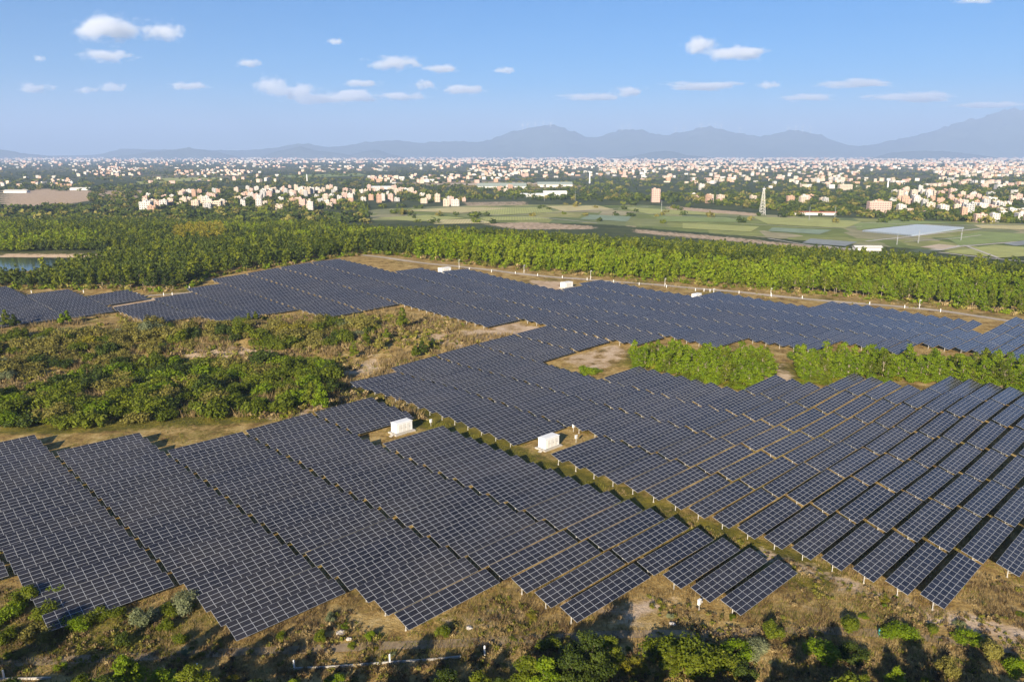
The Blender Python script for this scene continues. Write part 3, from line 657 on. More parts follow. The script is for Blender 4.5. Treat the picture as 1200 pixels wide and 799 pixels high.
proto('big', [M['lf_green'], M['lf_dark'], M['lf_bright']], [(6.5, 3.3), (8.0, 3.6), (5.5, 3.2), (8.5, 3.3)], 8000, 0.15, .16, M['bark'], 15, .35, .42)
proto('mid', [M['lf_green'], M['lf_dark'], M['lf_bright'], M['lf_olive'], M['lf_silver'], M['lf_yellow']], [(5, 2.4), (6.5, 2.2), (7.5, 2.6)], 1800, 0.24, .15, M['bark'], 9)
proto('slim', [M['lf_bright'], M['lf_green'], M['lf_yellow']], [(6.6, 2.7), (7.4, 2.9), (6.0, 2.8), (7.0, 2.4)], 1700, 0.22, .05, M['palebark'], 14, .15, .45)
proto('eucalypt', [M['lf_green'], M['lf_dark'], M['lf_bright']], [(9, 2.7), (10, 2.9), (8, 2.6), (9.5, 2.4)], 800, 0.40, .20, M['palebark'], 11, .3, .4)
def shrub_lobes(seed, w, h, nl):
    r = random.Random(seed); L = []
    for i in range(nl):
        a = r.uniform(0, 6.28); d = w*math.sqrt(r.random())*.75; rr = w*r.uniform(.28, .48)
        L.append((d*math.cos(a), d*math.sin(a), h*r.uniform(.3, .72)*(1-.35*d/w), rr, h*r.uniform(.26, .4)))
    return L
def shrub_meshes(key, mats, specs, n, size, nl):
    out = []
    for s, (w, h) in enumerate(specs):
        V, Q, tone = leaf_cloud(sum(map(ord, key))+s*3, shrub_lobes(s+len(key)*5, w, h, nl), n, size, core=.35); V[:, 2] = np.where(V[:, 2] < 0, 0.03, V[:, 2])
        out.append([fast_mesh('shrub', V, Q, None, [m], attrs={'tone': tone}) for m in mats])
    PROTO[key] = out
SHM = [M['lf_green'], M['lf_dark'], M['lf_bright'], M['lf_olive'], M['lf_silver'], M['lf_yellow']]
shrub_meshes('shrub_near', SHM, [(1.5, 1.9), (1.8, 1.5), (1.3, 2.0), (2.2, 1.8)], 4000, 0.09, 15)
shrub_meshes('shrub_mid', SHM, [(2.2, 2.6), (2.8, 2.4), (2.0, 3.0), (3.2, 3.0)], 2000, 0.17, 16)
def tree(name, key, mi, x, y, label, cat, group, s=1.0, var=None):
    r = random; v = r.randrange(len(PROTO[key])) if var is None else var
    ms, tr, h, rad = PROTO[key][v]; z = float(hgt(x, y))
    o = empty(name, (x, y, z), r.uniform(0, 6.28)); o.scale = (s*r.uniform(.9, 1.1), s*r.uniform(.9, 1.1), s*r.uniform(.88, 1.12))
    tag(o, label, cat, group); link('crown', ms[mi % len(ms)], o); link('trunk', tr, o); return o
def shrub(key, mi, x, y, label, group, s=1.0, sz=1.0):
    v = random.randrange(len(PROTO[key])); o = link('shrub', PROTO[key][v][mi], None, (x, y, float(hgt(x, y))-0.05)); o.rotation_euler = (0, 0, random.uniform(0, 6.28))
    o.scale = (s*random.uniform(.85, 1.15), s*random.uniform(.85, 1.15), s*sz*random.uniform(.85, 1.15)); return tag(o, label, 'shrub', group)
GRN, DRK, BRT, OLV, SLV, YEL = range(6)

# plantation belt between the blocks
P1 = poly_xy([(742, 423), (800, 420), (898, 426), (905, 441), (890, 452), (862, 452), (800, 440), (748, 430)])
P2 = poly_xy([(932, 424), (1000, 424), (1215, 436), (1215, 456), (1100, 444), (1010, 444), (960, 450), (938, 444)])
for P, n, lb in ((P1, 135, 'bright green slender tree in the left clump of the plantation belt between the panel blocks'), (P2, 155, 'bright green slender tree in the right clump of the plantation belt between the panel blocks')):
    for x, y in spaced_poly(P, n, 2.0 if n < 140 else 2.3): tree('plantation_tree', 'slim', 0 if random.random() < .86 else 1, x, y, lb, 'tree', 'slender plantation trees '+('left clump' if n < 140 else 'right clump'), random.uniform(.6, 1.08))
for x, y in np.concatenate([spaced_poly(poly_xy([(745, 428), (800, 438), (862, 452), (900, 450), (900, 455), (860, 457), (800, 445), (745, 433)]), 26, 1.8), spaced_poly(poly_xy([(925, 450), (1010, 444), (1100, 444), (1215, 456), (1215, 461), (1100, 448), (1010, 449), (930, 455)]), 30, 2.2)]):
    shrub('shrub_mid', random.choice((BRT, BRT, GRN, YEL)), x, y, 'low bush in the undergrowth at the foot of the plantation belt', 'undergrowth bushes of the plantation belt', random.uniform(.5, 1.0))
for px, py, s in ((690, 438, .6), (697, 436, .5), (684, 434, .45)): shrub('shrub_mid', BRT, *at(px, py), 'bright green bush in the sandy notch left of the plantation', 'bushes in the sandy notch', s*1.6)

# thicket in the hollow at left
TH_G = poly_xy([(-20, 474), (60, 452), (130, 440), (200, 427), (290, 430), (330, 422), (388, 432), (392, 462), (330, 484), (250, 492), (100, 500), (-20, 504)])
TH_O = poly_xy([(-20, 400), (60, 392), (130, 385), (230, 383), (330, 381), (400, 378), (450, 385), (420, 398), (400, 408), (330, 411), (250, 402), (190, 412), (130, 436), (60, 440), (-20, 452)])
for x, y in spaced_poly(TH_G, 120, 4.6):
    k = random.choices((GRN, DRK, BRT, OLV), (5, 1, 2.6, 1.2))[0]
    shrub('shrub_mid', k, x, y, {GRN: 'leafy green bush', DRK: 'dark green bush', BRT: 'bright green bush', OLV: 'olive bush'}[k]+' in the green thicket behind the left panel block', 'bushes of the green thicket', random.uniform(1.25, 2.3), .95)
for x, y in spaced_poly(TH_O, 130, 4.4):
    k = random.choices((OLV, GRN, DRK, YEL, SLV), (7, 2, 1, .5, .6))[0]
    shrub('shrub_mid', k, x, y, {OLV: 'olive brown bush', GRN: 'green bush', DRK: 'dark bush', YEL: 'yellow green bush', SLV: 'pale grey green bush'}[k]+' in the dry scrub before the far panel blocks', 'bushes of the dry scrub', random.uniform(1.0, 2.1), .9)
for px, py, key, mi, s, lb in [(472, 387, 'mid', 0, 1.15, 'tall green tree casting a dark shadow on the far panels'), (453, 398, 'mid', 0, .95, 'green tree just left of the tall shadow casting tree'), (495, 416, 'mid', 1, 1.0, 'dark green tree above the middle panel block'),
        (487, 419, 'mid', 0, .8, 'green tree at left of the dark tree above the middle block'), (507, 408, 'mid', 1, .7, 'small dark tree right of the dark tree above the middle block'), (377, 484, 'mid', 2, 1.25, 'tall bright green tree at the right end of the green thicket'),
        (366, 478, 'mid', 0, 1.1, 'rounded green tree at the thicket end left of the bright one'), (390, 462, 'mid', 1, 1.1, 'dark tree at the right end of the thicket'), (73, 381, 'mid', 2, .95, 'bright green tree in front of the far left panel block'),
        (80, 380, 'mid', 2, .85, 'bright green tree, right one of the pair by the far left block'), (18, 385, 'mid', 1, 1.0, 'dark green tree at the left edge before the far left block'), (8, 384, 'mid', 0, .9, 'green tree at the left edge below the far left block'),
        (292, 378, 'mid', 0, .6, 'small green tree at the lower edge of the far block'), (300, 377, 'mid', 0, .7, 'small green tree, right of two at the lower edge of the far block'), (445, 410, 'mid', 3, .8, 'olive tree in the scrub right part'), (430, 405, 'mid', 0, .9, 'green tree in the scrub left of the bare patch'),
        (415, 420, 'mid', 0, .8, 'green tree beside the bare patch')]:
    tree('tree', key, mi, *at(px, py), lb, 'tree', None, s)

# trees and shrubs of the lower edge
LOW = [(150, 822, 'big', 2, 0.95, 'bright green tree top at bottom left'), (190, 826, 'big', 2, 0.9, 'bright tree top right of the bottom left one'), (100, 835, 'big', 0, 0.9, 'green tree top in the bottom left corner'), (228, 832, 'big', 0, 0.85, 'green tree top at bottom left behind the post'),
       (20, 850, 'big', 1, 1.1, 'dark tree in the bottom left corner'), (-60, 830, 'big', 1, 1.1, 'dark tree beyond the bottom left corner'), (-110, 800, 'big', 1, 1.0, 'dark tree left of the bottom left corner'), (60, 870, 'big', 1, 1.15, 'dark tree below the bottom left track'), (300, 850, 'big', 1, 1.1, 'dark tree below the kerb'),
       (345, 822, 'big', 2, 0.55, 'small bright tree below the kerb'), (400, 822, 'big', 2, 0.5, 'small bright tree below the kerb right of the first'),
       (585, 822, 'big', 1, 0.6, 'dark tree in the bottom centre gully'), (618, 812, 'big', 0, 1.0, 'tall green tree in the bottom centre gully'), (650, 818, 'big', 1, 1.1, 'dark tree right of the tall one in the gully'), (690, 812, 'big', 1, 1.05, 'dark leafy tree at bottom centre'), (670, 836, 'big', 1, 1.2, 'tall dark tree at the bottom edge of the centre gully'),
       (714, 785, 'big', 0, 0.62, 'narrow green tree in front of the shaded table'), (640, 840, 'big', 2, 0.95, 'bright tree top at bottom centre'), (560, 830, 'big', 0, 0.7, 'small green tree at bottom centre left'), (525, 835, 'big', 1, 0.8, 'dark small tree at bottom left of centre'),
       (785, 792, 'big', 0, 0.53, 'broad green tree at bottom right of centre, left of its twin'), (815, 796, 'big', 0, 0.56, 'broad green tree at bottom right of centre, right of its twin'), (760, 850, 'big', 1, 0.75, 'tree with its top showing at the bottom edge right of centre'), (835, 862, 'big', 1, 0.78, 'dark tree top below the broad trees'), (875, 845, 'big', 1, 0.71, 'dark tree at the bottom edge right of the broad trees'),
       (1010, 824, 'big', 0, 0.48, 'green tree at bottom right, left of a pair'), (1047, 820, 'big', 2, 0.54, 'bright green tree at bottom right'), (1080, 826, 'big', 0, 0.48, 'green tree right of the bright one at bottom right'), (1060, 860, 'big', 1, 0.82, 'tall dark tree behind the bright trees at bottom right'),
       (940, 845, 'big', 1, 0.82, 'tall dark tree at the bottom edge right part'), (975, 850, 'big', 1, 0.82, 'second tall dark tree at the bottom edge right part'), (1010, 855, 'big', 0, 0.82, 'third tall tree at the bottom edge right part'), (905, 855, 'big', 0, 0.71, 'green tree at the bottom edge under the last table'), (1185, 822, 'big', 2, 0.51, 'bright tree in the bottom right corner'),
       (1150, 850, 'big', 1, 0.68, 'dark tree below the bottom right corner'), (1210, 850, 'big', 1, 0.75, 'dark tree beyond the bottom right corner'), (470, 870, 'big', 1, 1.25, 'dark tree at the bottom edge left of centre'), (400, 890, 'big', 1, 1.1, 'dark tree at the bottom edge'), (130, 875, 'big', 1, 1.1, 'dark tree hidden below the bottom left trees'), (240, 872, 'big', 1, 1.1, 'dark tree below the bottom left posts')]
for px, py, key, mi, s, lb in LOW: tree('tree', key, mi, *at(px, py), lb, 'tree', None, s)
for q, (x, y, s_) in enumerate([(-66, 78, 1.1), (-60, 73, 1.25), (-53, 76, 1.1), (-47, 72, 1.2), (-40, 75, 1.15), (-30, 72, 1.1), (2, 76, 1.2), (8, 73, 1.3), (14, 77, 1.2), (20, 74, 1.25), (27, 77, 1.2), (33, 74, 1.3), (39, 77, 1.15), (44, 73, 1.3), (50, 76, 1.3), (57, 73, 1.2)]):
    tree('tree', 'big', q % 2, x, y, 'tall tree just below the lower edge whose shadow falls on the track', 'tree', 'tall trees along the lower edge', s_)
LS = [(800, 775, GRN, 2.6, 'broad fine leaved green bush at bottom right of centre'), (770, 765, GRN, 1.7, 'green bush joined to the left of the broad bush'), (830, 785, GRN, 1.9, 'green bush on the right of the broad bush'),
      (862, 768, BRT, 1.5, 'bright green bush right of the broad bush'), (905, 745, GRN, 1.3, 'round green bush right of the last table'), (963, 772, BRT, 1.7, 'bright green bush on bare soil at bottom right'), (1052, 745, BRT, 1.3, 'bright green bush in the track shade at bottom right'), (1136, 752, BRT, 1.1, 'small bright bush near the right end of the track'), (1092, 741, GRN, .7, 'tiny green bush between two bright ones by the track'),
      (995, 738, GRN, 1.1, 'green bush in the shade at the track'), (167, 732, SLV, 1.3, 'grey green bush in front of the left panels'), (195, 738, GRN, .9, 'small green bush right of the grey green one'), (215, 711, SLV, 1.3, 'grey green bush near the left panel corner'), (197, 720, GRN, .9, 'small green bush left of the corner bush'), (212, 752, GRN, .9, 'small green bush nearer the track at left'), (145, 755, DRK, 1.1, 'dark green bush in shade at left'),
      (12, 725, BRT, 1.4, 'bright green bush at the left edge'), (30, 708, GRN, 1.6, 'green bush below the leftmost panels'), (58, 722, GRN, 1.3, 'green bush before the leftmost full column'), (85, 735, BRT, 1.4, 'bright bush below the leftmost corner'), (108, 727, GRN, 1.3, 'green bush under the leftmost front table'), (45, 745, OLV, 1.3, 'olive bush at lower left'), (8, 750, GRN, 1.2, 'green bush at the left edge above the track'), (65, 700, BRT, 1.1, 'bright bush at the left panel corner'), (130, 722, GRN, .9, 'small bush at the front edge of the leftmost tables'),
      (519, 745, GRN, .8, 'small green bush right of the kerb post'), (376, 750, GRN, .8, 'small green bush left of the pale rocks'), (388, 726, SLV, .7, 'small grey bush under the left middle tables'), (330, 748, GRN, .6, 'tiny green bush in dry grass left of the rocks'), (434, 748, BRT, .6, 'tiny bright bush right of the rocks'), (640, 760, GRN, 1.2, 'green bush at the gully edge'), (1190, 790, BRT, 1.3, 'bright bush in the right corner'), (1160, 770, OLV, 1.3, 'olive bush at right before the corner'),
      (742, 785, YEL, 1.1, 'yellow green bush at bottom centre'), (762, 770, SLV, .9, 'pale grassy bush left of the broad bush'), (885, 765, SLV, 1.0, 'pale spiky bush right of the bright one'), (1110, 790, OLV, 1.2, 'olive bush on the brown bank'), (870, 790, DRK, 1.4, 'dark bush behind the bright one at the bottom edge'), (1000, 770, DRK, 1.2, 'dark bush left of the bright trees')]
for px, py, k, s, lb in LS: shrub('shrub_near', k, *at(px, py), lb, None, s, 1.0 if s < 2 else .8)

for q in range(70):
    px, py = random.uniform(0, 1200), random.uniform(700, 798)
    x, y = ground(px, py); u_, v_ = to_uv(x, y)
    if any(abs(t[1]-x)+abs(t[2]-y) < 12 for t in TB[:70]): continue
    k = random.choices((OLV, GRN, YEL, SLV, BRT), (4, 2, 1.5, 1.5, 1.5))[0]
    shrub('shrub_near', k, x, y, {OLV: 'olive brown', GRN: 'green', YEL: 'yellow green', SLV: 'pale grey green', BRT: 'bright green'}[k]+' low weed bush on the dry ground of the lower edge', 'low weed bushes of the lower edge', random.uniform(.25, .6), .8)
# grasses (nobody could count them)
def blades(name, mat, X, Y, hmin, hmax, nb_, w, spread, label, seed):
    r = np.random.default_rng(seed); n = len(X)*nb_; X = np.repeat(X, nb_); Y = np.repeat(Y, nb_)
    a = r.uniform(0, 6.283, n); d = spread*np.sqrt(r.random(n)); bx, by = X+d*np.cos(a), Y+d*np.sin(a); bz = hgt(bx, by)-0.05
    h = r.uniform(hmin, hmax, n)*np.repeat(r.uniform(.6, 1.3, n//nb_), nb_); b = r.uniform(0, 6.283, n); lx, ly = np.cos(a)*h*.45, np.sin(a)*h*.45
    w_ = w*r.uniform(.6, 1.5, n); c_, s_ = np.cos(b)*w_, np.sin(b)*w_
    V = np.stack([np.stack([bx-c_, by-s_, bz], 1), np.stack([bx+c_, by+s_, bz], 1), np.stack([bx+lx, by+ly, bz+h], 1)], 1).reshape(-1, 3)
    tone = np.repeat(np.clip(np.repeat(r.uniform(.15, .85, n//nb_), nb_)+r.normal(0, .12, n), 0, 1), 3)
    tag(link(name, fast_mesh(name, V, None, np.arange(n*3).reshape(-1, 3), [mat], attrs={'tone': tone})), label, None, None, 'stuff')
def grass_points(n, lim, seed):
    r = np.random.default_rng(seed); y = lim[0]*(lim[1]/lim[0])**r.random(n); x = r.uniform(-.78, .78, n)*y; return x, y
TX = np.array([t[1] for t in TB]); TY = np.array([t[2] for t in TB])
OCC = np.zeros((620, 620), bool)
for t in TB:
    u_, v_ = to_uv(t[1], t[2])
    for du in np.arange(-9.5, 9.6, .9):
        for dv in np.arange(-3.2, 3.3, .9):
            a_, b_ = int(u_+du), int(v_+dv)
            if 0 <= a_ < 620 and 0 <= b_ < 620: OCC[a_, b_] = True
def clear_of_tables(x, y):
    u_, v_ = to_uv(x, y); return ~OCC[np.clip(u_.astype(int), 0, 619), np.clip(v_.astype(int), 0, 619)]
def gnoise(x, y, s, k): return np.sin(x/s+k)*np.sin(y/(s*1.13)+2*k)+.6*np.sin((x+y)/(s*.61)+3*k)*np.sin((x-y)/(s*.47)-k)+.4*np.sin(x/(s*.23)+y/(s*.31)+k)
x, y = grass_points(26000, (72, 150), 1); k = gnoise(x, y, 7, 1.) > -.35; blades('dry_grass', M['straw'], x[k], y[k], .25, .75, 9, .035, .45, 'straw coloured dry grass covering the near ground', 11)
x, y = grass_points(22000, (72, 200), 2); k = gnoise(x, y, 9, 2.3) > .15; blades('green_grass', M['grass'], x[k], y[k], .2, .6, 9, .04, .5, 'yellow green grass in patches around the tables', 12)
x, y = grass_points(9000, (72, 130), 3); k = gnoise(x, y, 6, 4.) > .35; blades('brown_weeds', M['weed'], x[k], y[k], .3, .9, 10, .05, .5, 'brown withered weeds on the near ground', 13)
x, y = grass_points(30000, (140, 330), 4); u_, v_ = to_uv(x, y); k = ((np.abs(u_-117) < 4) | (x < -15) & (y > 190)) & (gnoise(x, y, 9, 5.) > -.2) & clear_of_tables(x, y); blades('tall_grass', M['grass'], x[k], y[k], .25, .8, 9, .06, .7, 'yellow green grass along the lane and in the hollow', 14)
x, y = grass_points(30000, (195, 330), 5); k = (x < 0) & (gnoise(x, y, 8, 6.) > .05) & clear_of_tables(x, y); blades('reed_grass', M['straw'], x[k], y[k], .9, 2.4, 8, .11, .9, 'tall straw coloured reed grass in the hollow', 15)

# far forest: the nearest trees one by one, the rest as a mass
def far_cells(P, step, seed):
    r = np.random.default_rng(seed); lo, hi = P.min(0), P.max(0)
    X, Y = np.meshgrid(np.arange(lo[0], hi[0], step), np.arange(lo[1], hi[1], step)); X = X.ravel()+r.uniform(-.42, .42, X.size)*step; Y = Y.ravel()+r.uniform(-.42, .42, Y.size)*step
    k = inside(P, X, Y); return np.stack([X[k], Y[k]], 1)
FB = [(-60, 262), (0, 262), (150, 262), (300, 266), (420, 272), (560, 278), (700, 285), (850, 294), (1000, 306), (1110, 315), (1260, 328)]
FFRONT = [(1260, 372), (1170, 366), (1090, 355), (1000, 348), (900, 339), (800, 331), (700, 322.5), (600, 314), (500, 303), (440, 297), (415, 299), (330, 311), (240, 325), (235, 334), (190, 341), (100, 338), (0, 338), (-60, 339)]
FOREST = poly_xy(FB+FFRONT)
lake_p = np.array([(-520, 452), (-290, 452), (-262, 480), (-262, 545), (-300, 556), (-520, 556)])
cells = far_cells(FOREST, 4.1, 5)
cells = cells[~inside(lake_p, cells[:, 0], cells[:, 1])]
cells = cells[~((cells[:, 0] < -262) & (cells[:, 1] > 414) & (cells[:, 1] < 556))]
z_ = hgt(cells[:, 0], cells[:, 1])
pj = np.array([project(a, b_, c) for (a, b_), c in zip(cells, z_)])
k = (pj[:, 0] > -40) & (pj[:, 0] < 1240); cells, z_, pj = cells[k], z_[k], pj[k]
gn = gnoise(cells[:, 0], cells[:, 1], 38, 1.7)
t_ = cells[:, 1]-np.interp(cells[:, 0], ROADX, ROADY)
kind = np.where(cells[:, 0] < -60, np.where((t_ > 90) & (t_ < 330) & (gn > .45), 2, 1), np.where(t_ < 78+gn*12, 2, 1))
gap = gnoise(cells[:, 0], cells[:, 1], 21, 3.3) > -1.35
cells, z_, pj, kind, gn = cells[gap], z_[gap], pj[gap], kind[gap], gn[gap]
order = np.argsort(pj[:, 2]); solo = set(order[:290].tolist())
def far_tree_proto(seed, h, rad, n=125, size=.55):
    L = tree_lobes(seed, h, rad, 8, h*.16, .28); V, Q, tone = leaf_cloud(seed, L, n, size, core=.25); return V, Q, tone
FP = [far_tree_proto(100+i, h, rad) for i, (h, rad) in enumerate([(8.5, 2.9), (9, 2.7), (7.5, 3.0), (9.5, 3.0), (8, 2.6)])]
def mass(name, protos, X, Y, Z, tone_off, mats, midx, label, scale=(.62, 1.2), seed=3, trunk=True):
    r = np.random.default_rng(seed); VV, TT, MM, n = [], [], [], 0; pi = r.integers(0, len(protos), len(X))
    for p in range(len(protos)):
        k = np.nonzero(pi == p)[0]
        if not len(k): continue
        V, Q, tone = protos[p]; a = r.uniform(0, 6.283, len(k)); s = r.uniform(*scale, len(k)); c_, s_ = np.cos(a)*s, np.sin(a)*s
        W = np.empty((len(k), len(V), 3), np.float32)
        W[:, :, 0] = V[None, :, 0]*c_[:, None]-V[None, :, 1]*s_[:, None]+X[k][:, None]; W[:, :, 1] = V[None, :, 0]*s_[:, None]+V[None, :, 1]*c_[:, None]+Y[k][:, None]
        W[:, :, 2] = V[None, :, 2]*(s*r.uniform(.85, 1.15, len(k)))[:, None]+Z[k][:, None]
        VV.append(W.reshape(-1, 3)); TT.append(np.clip(tone[None, :]+tone_off[k][:, None], 0, 1).ravel()); MM.append(np.repeat(midx[k], len(V)//4))
    V = np.concatenate(VV); Q = np.arange(len(V)).reshape(-1, 4)
    return tag(link(name, fast_mesh(name, V, Q, None, mats, np.concatenate(MM), attrs={'tone': np.concatenate(TT)})), label, None, None, 'stuff')
LBL = {0: 'mid green eucalypt at the front edge of the forest beyond the panels', 1: 'dark green eucalypt at the front edge of the forest beyond the panels', 2: 'bright green eucalypt at the front edge of the forest beyond the panels'}
for i in solo:
    mi = {1: 1 if random.random() < .55 else 0, 2: 2 if random.random() < .7 else 0}[int(kind[i])]
    if cells[i][0] > -20: mi = 2 if random.random() < .55 else 0
    tree('eucalypt_tree', 'eucalypt', mi, cells[i][0], cells[i][1], LBL[mi], 'tree', 'eucalypts along the front edge of the forest', random.uniform(.6, .92))
rest = np.array([i for i in range(len(cells)) if i not in solo])
tone_off = rng.normal(0, .15, len(rest))+.1*gn[rest]
mi = np.where(kind[rest] == 2, np.where(rng.random(len(rest)) < .72, 2, 0), np.where(rng.random(len(rest)) < .6, 1, 0))
yp = poly_xy([(200, 284), (208, 272), (262, 270), (268, 284), (240, 290)]); iy = inside(yp, cells[rest][:, 0], cells[rest][:, 1]); mi = np.where(iy & (rng.random(len(rest)) < .85), 3, mi)
mass('forest', FP, cells[rest][:, 0], cells[rest][:, 1], z_[rest]-.3, tone_off, [M['lf_green'], M['lf_dark'], M['lf_bright'], M['lf_yellow']], mi, 'broad eucalypt forest filling the middle distance, dark behind and bright in front')
print('forest', len(rest))

# undergrowth along the forest edge
up_ = []
for (a0, b0), (a1, b1) in zip(FFRONT, FFRONT[1:]):
    A, B = np.array(ground(a0, b0)), np.array(ground(a1, b1)); L_ = np.linalg.norm(B-A); nn = int(L_/1.1); t = rng.random(nn); p = A+(B-A)*t[:, None]; p[:, 1] += rng.normal(0, 3.0, nn)-1.0; up_.append(p)
up_ = np.concatenate(up_); up_ = up_[(up_[:, 0] > -330)]
UP = [leaf_cloud(500+i, [(rng.uniform(-1, 1), rng.uniform(-1, 1), rng.uniform(.4, 1.2), rng.uniform(.8, 1.3), rng.uniform(.7, 1.2)) for _ in range(3)], 34, .42) for i in range(4)]
mass('undergrowth', UP, up_[:, 0], up_[:, 1], hgt(up_[:, 0], up_[:, 1])-.1, rng.normal(0, .15, len(up_)), [M['lf_green'], M['lf_bright'], M['lf_olive'], M['straw']], rng.choice(4, len(up_), p=[.3, .3, .25, .15]), 'low mixed undergrowth along the front edge of the forest', (.5, 1.6), 8)
# scrub tufts on the verges of the far road and the open ground between the blocks
vx = rng.uniform(-260, 330, 9000); vy = rng.uniform(200, 560, 9000); tt_ = vy-np.interp(vx, ROADX, ROADY); kk = (np.abs(tt_+2) < 26) & (gnoise(vx, vy, 12, 2.2) > -.1) & clear_of_tables(vx, vy); vx, vy = vx[kk], vy[kk]
mass('verge_scrub', UP, vx, vy, hgt(vx, vy)-.2, rng.normal(0, .18, len(vx)), [M['grass'], M['straw'], M['lf_olive'], M['lf_green']], rng.choice(4, len(vx), p=[.35, .35, .2, .1]), 'low grass and scrub on the verges of the far service road', (.25, .6), 18)
# rough low growth on the near ground and through the hollow
vx, vy = grass_points(15000, (72, 135), 31); kk = (gnoise(vx, vy, 5, 1.2) > -.2) & clear_of_tables(vx, vy); vx, vy = vx[kk], vy[kk]
mass('low_scrub', UP, vx, vy, hgt(vx, vy)-.12, rng.normal(0, .2, len(vx)), [M['straw'], M['grass'], M['weed'], M['lf_olive']], np.where(gnoise(vx, vy, 11, .4) > .1, rng.choice(4, len(vx), p=[.2, .45, .15, .2]), rng.choice(4, len(vx), p=[.5, .1, .25, .15])), 'rough low dry scrub and weeds on the near ground', (.12, .42), 28)
vx, vy = rng.uniform(-185, -5, 6500), rng.uniform(192, 318, 6500); vx, vy = np.array(vx), np.array(vy); kk = (gnoise(vx, vy, 13, 1.9) > -.25); vx, vy = vx[kk], vy[kk]
kk = clear_of_tables(vx, vy); vx, vy = vx[kk], vy[kk]
mass('hollow_scrub', UP, vx, vy, hgt(vx, vy)-.12, rng.normal(0, .2, len(vx)), [M['straw'], M['grass'], M['weed'], M['lf_olive'], M['lf_green']], np.where(gnoise(vx, vy, 15, .9) > .1, rng.choice(5, len(vx), p=[.2, .35, .05, .2, .2]), rng.choice(5, len(vx), p=[.4, .1, .2, .25, .05])), 'rough mixed low scrub filling the hollow', (.3, .95), 29)
# clumps of trees over the plain
r = np.random.default_rng(77); n = 13000
yi = 184+ (262-184)*r.random(n)**1.25; xi = r.uniform(-30, 1230, n)
WX, WY = ray_xy(xi, yi, PLAIN)
WX, WY = np.array(WX), np.array(WY)
fieldP = poly_xy([(430, 240), (560, 235), (780, 236), (900, 246), (1010, 255), (1210, 264), (1210, 306), (1000, 296), (740, 276), (640, 266), (430, 262)])
k = ~inside(fieldP, WX, WY) | (r.random(n) < .06)
t_ = WY-np.interp(WX, ROADX, ROADY); k &= (t_ > 240)
k &= ~((xi < 105) & (yi > 224) & (yi < 243)); k &= gnoise(WX, WY, 160, 2.) > -.75
WX, WY = WX[k], WY[k]
cp = []
for i in range(4):
    V, Q, tone = leaf_cloud(300+i, [(r.uniform(-5, 5), r.uniform(-5, 5), r.uniform(2.5, 5), r.uniform(3, 4.5), r.uniform(2.2, 3.4)) for _ in range(5)], 46, 1.9); cp.append((V, Q, tone))
mass('distant_woodland', cp, WX, WY, hgt(WX, WY)-.5, r.normal(0, .16, len(WX)), [M['lf_green'], M['lf_dark'], M['lf_olive']], r.choice([0, 1, 1, 1, 2], len(WX)), 'dark green woodland and tree clumps scattered over the plain', (.6, 1.2), 9)

# ---------------------------------------------------------------- towns of the plain
WALLC = {'white': (0.56, 0.52, 0.47), 'cream': (0.54, 0.44, 0.34), 'pink': (0.54, 0.37, 0.30), 'orange': (0.48, 0.30, 0.20), 'grey': (0.42, 0.41, 0.39)}
for k, c in WALLC.items(): M['wall_'+k] = plain('wall_'+k, c, .85, .10, .25)
M['pane'] = plain('window_pane', (0.10, 0.10, 0.11), .35, .3, .3)
M['roofc'] = plain('roof_concrete', (0.40, 0.36, 0.31), .9, .2, .2)
M['roofred'] = plain('roof_red', (0.40, 0.15, 0.09), .8, .2, .3)
M['greenroof'] = plain('green_sheet_roof', (0.30, 0.34, 0.29), .8, .1, .1)
def house_parts(w, d, fl, seed):
    """wall, roof and windows of a flat roofed block, front towards -y"""
    r = random.Random(seed); h = fl*3.1
    W_ = MB(); W_.box((0, 0, h/2-.5), (w, d, h+1.0)); 
    for f_ in range(1, fl): W_.box((0, 0, f_*3.1), (w+.3, d+.3, .22))
    Rf = MB()
    Rf.box((0, -d/2+.12, h+.45), (w+.02, .24, .9)); Rf.box((0, d/2-.12, h+.45), (w+.02, .24, .9)); Rf.box((-w/2+.12, 0, h+.45), (.24, d-.5, .9)); Rf.box((w/2-.12, 0, h+.45), (.24, d-.5, .9))
    Rf.box((0, 0, h+.03), (w-.5, d-.5, .06), 1)
    Rf.box((r.uniform(-w/4, w/4), d/4, h+1.5), (3.2, 3.6, 2.9)); Rf.tube((w/4, -d/5, h), (w/4, -d/5, h+1.7), .7, n=8, m=0)
    wins = []
    nw = max(2, int(w/3.2))
    for f_ in range(fl):
        for i in range(nw):
            x = (i+.5)/nw*w-w/2; wins.append(((x, -d/2-.03, f_*3.1+1.7), (w/nw*.52, .06, 1.5)))
        for i in range(max(1, int(d/4))):
            nn = max(1, int(d/4)); y = (i+.5)/nn*d-d/2
            for s in (-1, 1): wins.append(((s*(w/2+.03), y, f_*3.1+1.7), (.06, d/nn*.42, 1.4)))
    return W_, Rf, wins, h
TEMPL = {}
def house_template(ci, k):
    if (ci, k) not in TEMPL:
        w, d, fl = [(9, 10, 3), (11, 10, 4), (14, 11, 4), (10, 9, 5), (18, 11, 3), (12, 12, 5), (8, 9, 2)][k]
        W_, Rf, wins, h = house_parts(w, d, fl, k)
        for q, m in zip(Rf.q, Rf.qm): W_.q.append(tuple(a+len(W_.v) for a in q)); W_.qm.append(0 if m == 0 else 2)
        for q, m in zip(Rf.t, Rf.tm): W_.t.append(tuple(a+len(W_.v) for a in q)); W_.tm.append(0)
        W_.v += Rf.v
        for c, dd in wins: W_.box(c, dd, 1)
        TEMPL[(ci, k)] = (W_.mesh('house', [M['wall_'+ci], M['pane'], M['roofc']]), w, d, fl, h, W_)
    return TEMPL[(ci, k)]
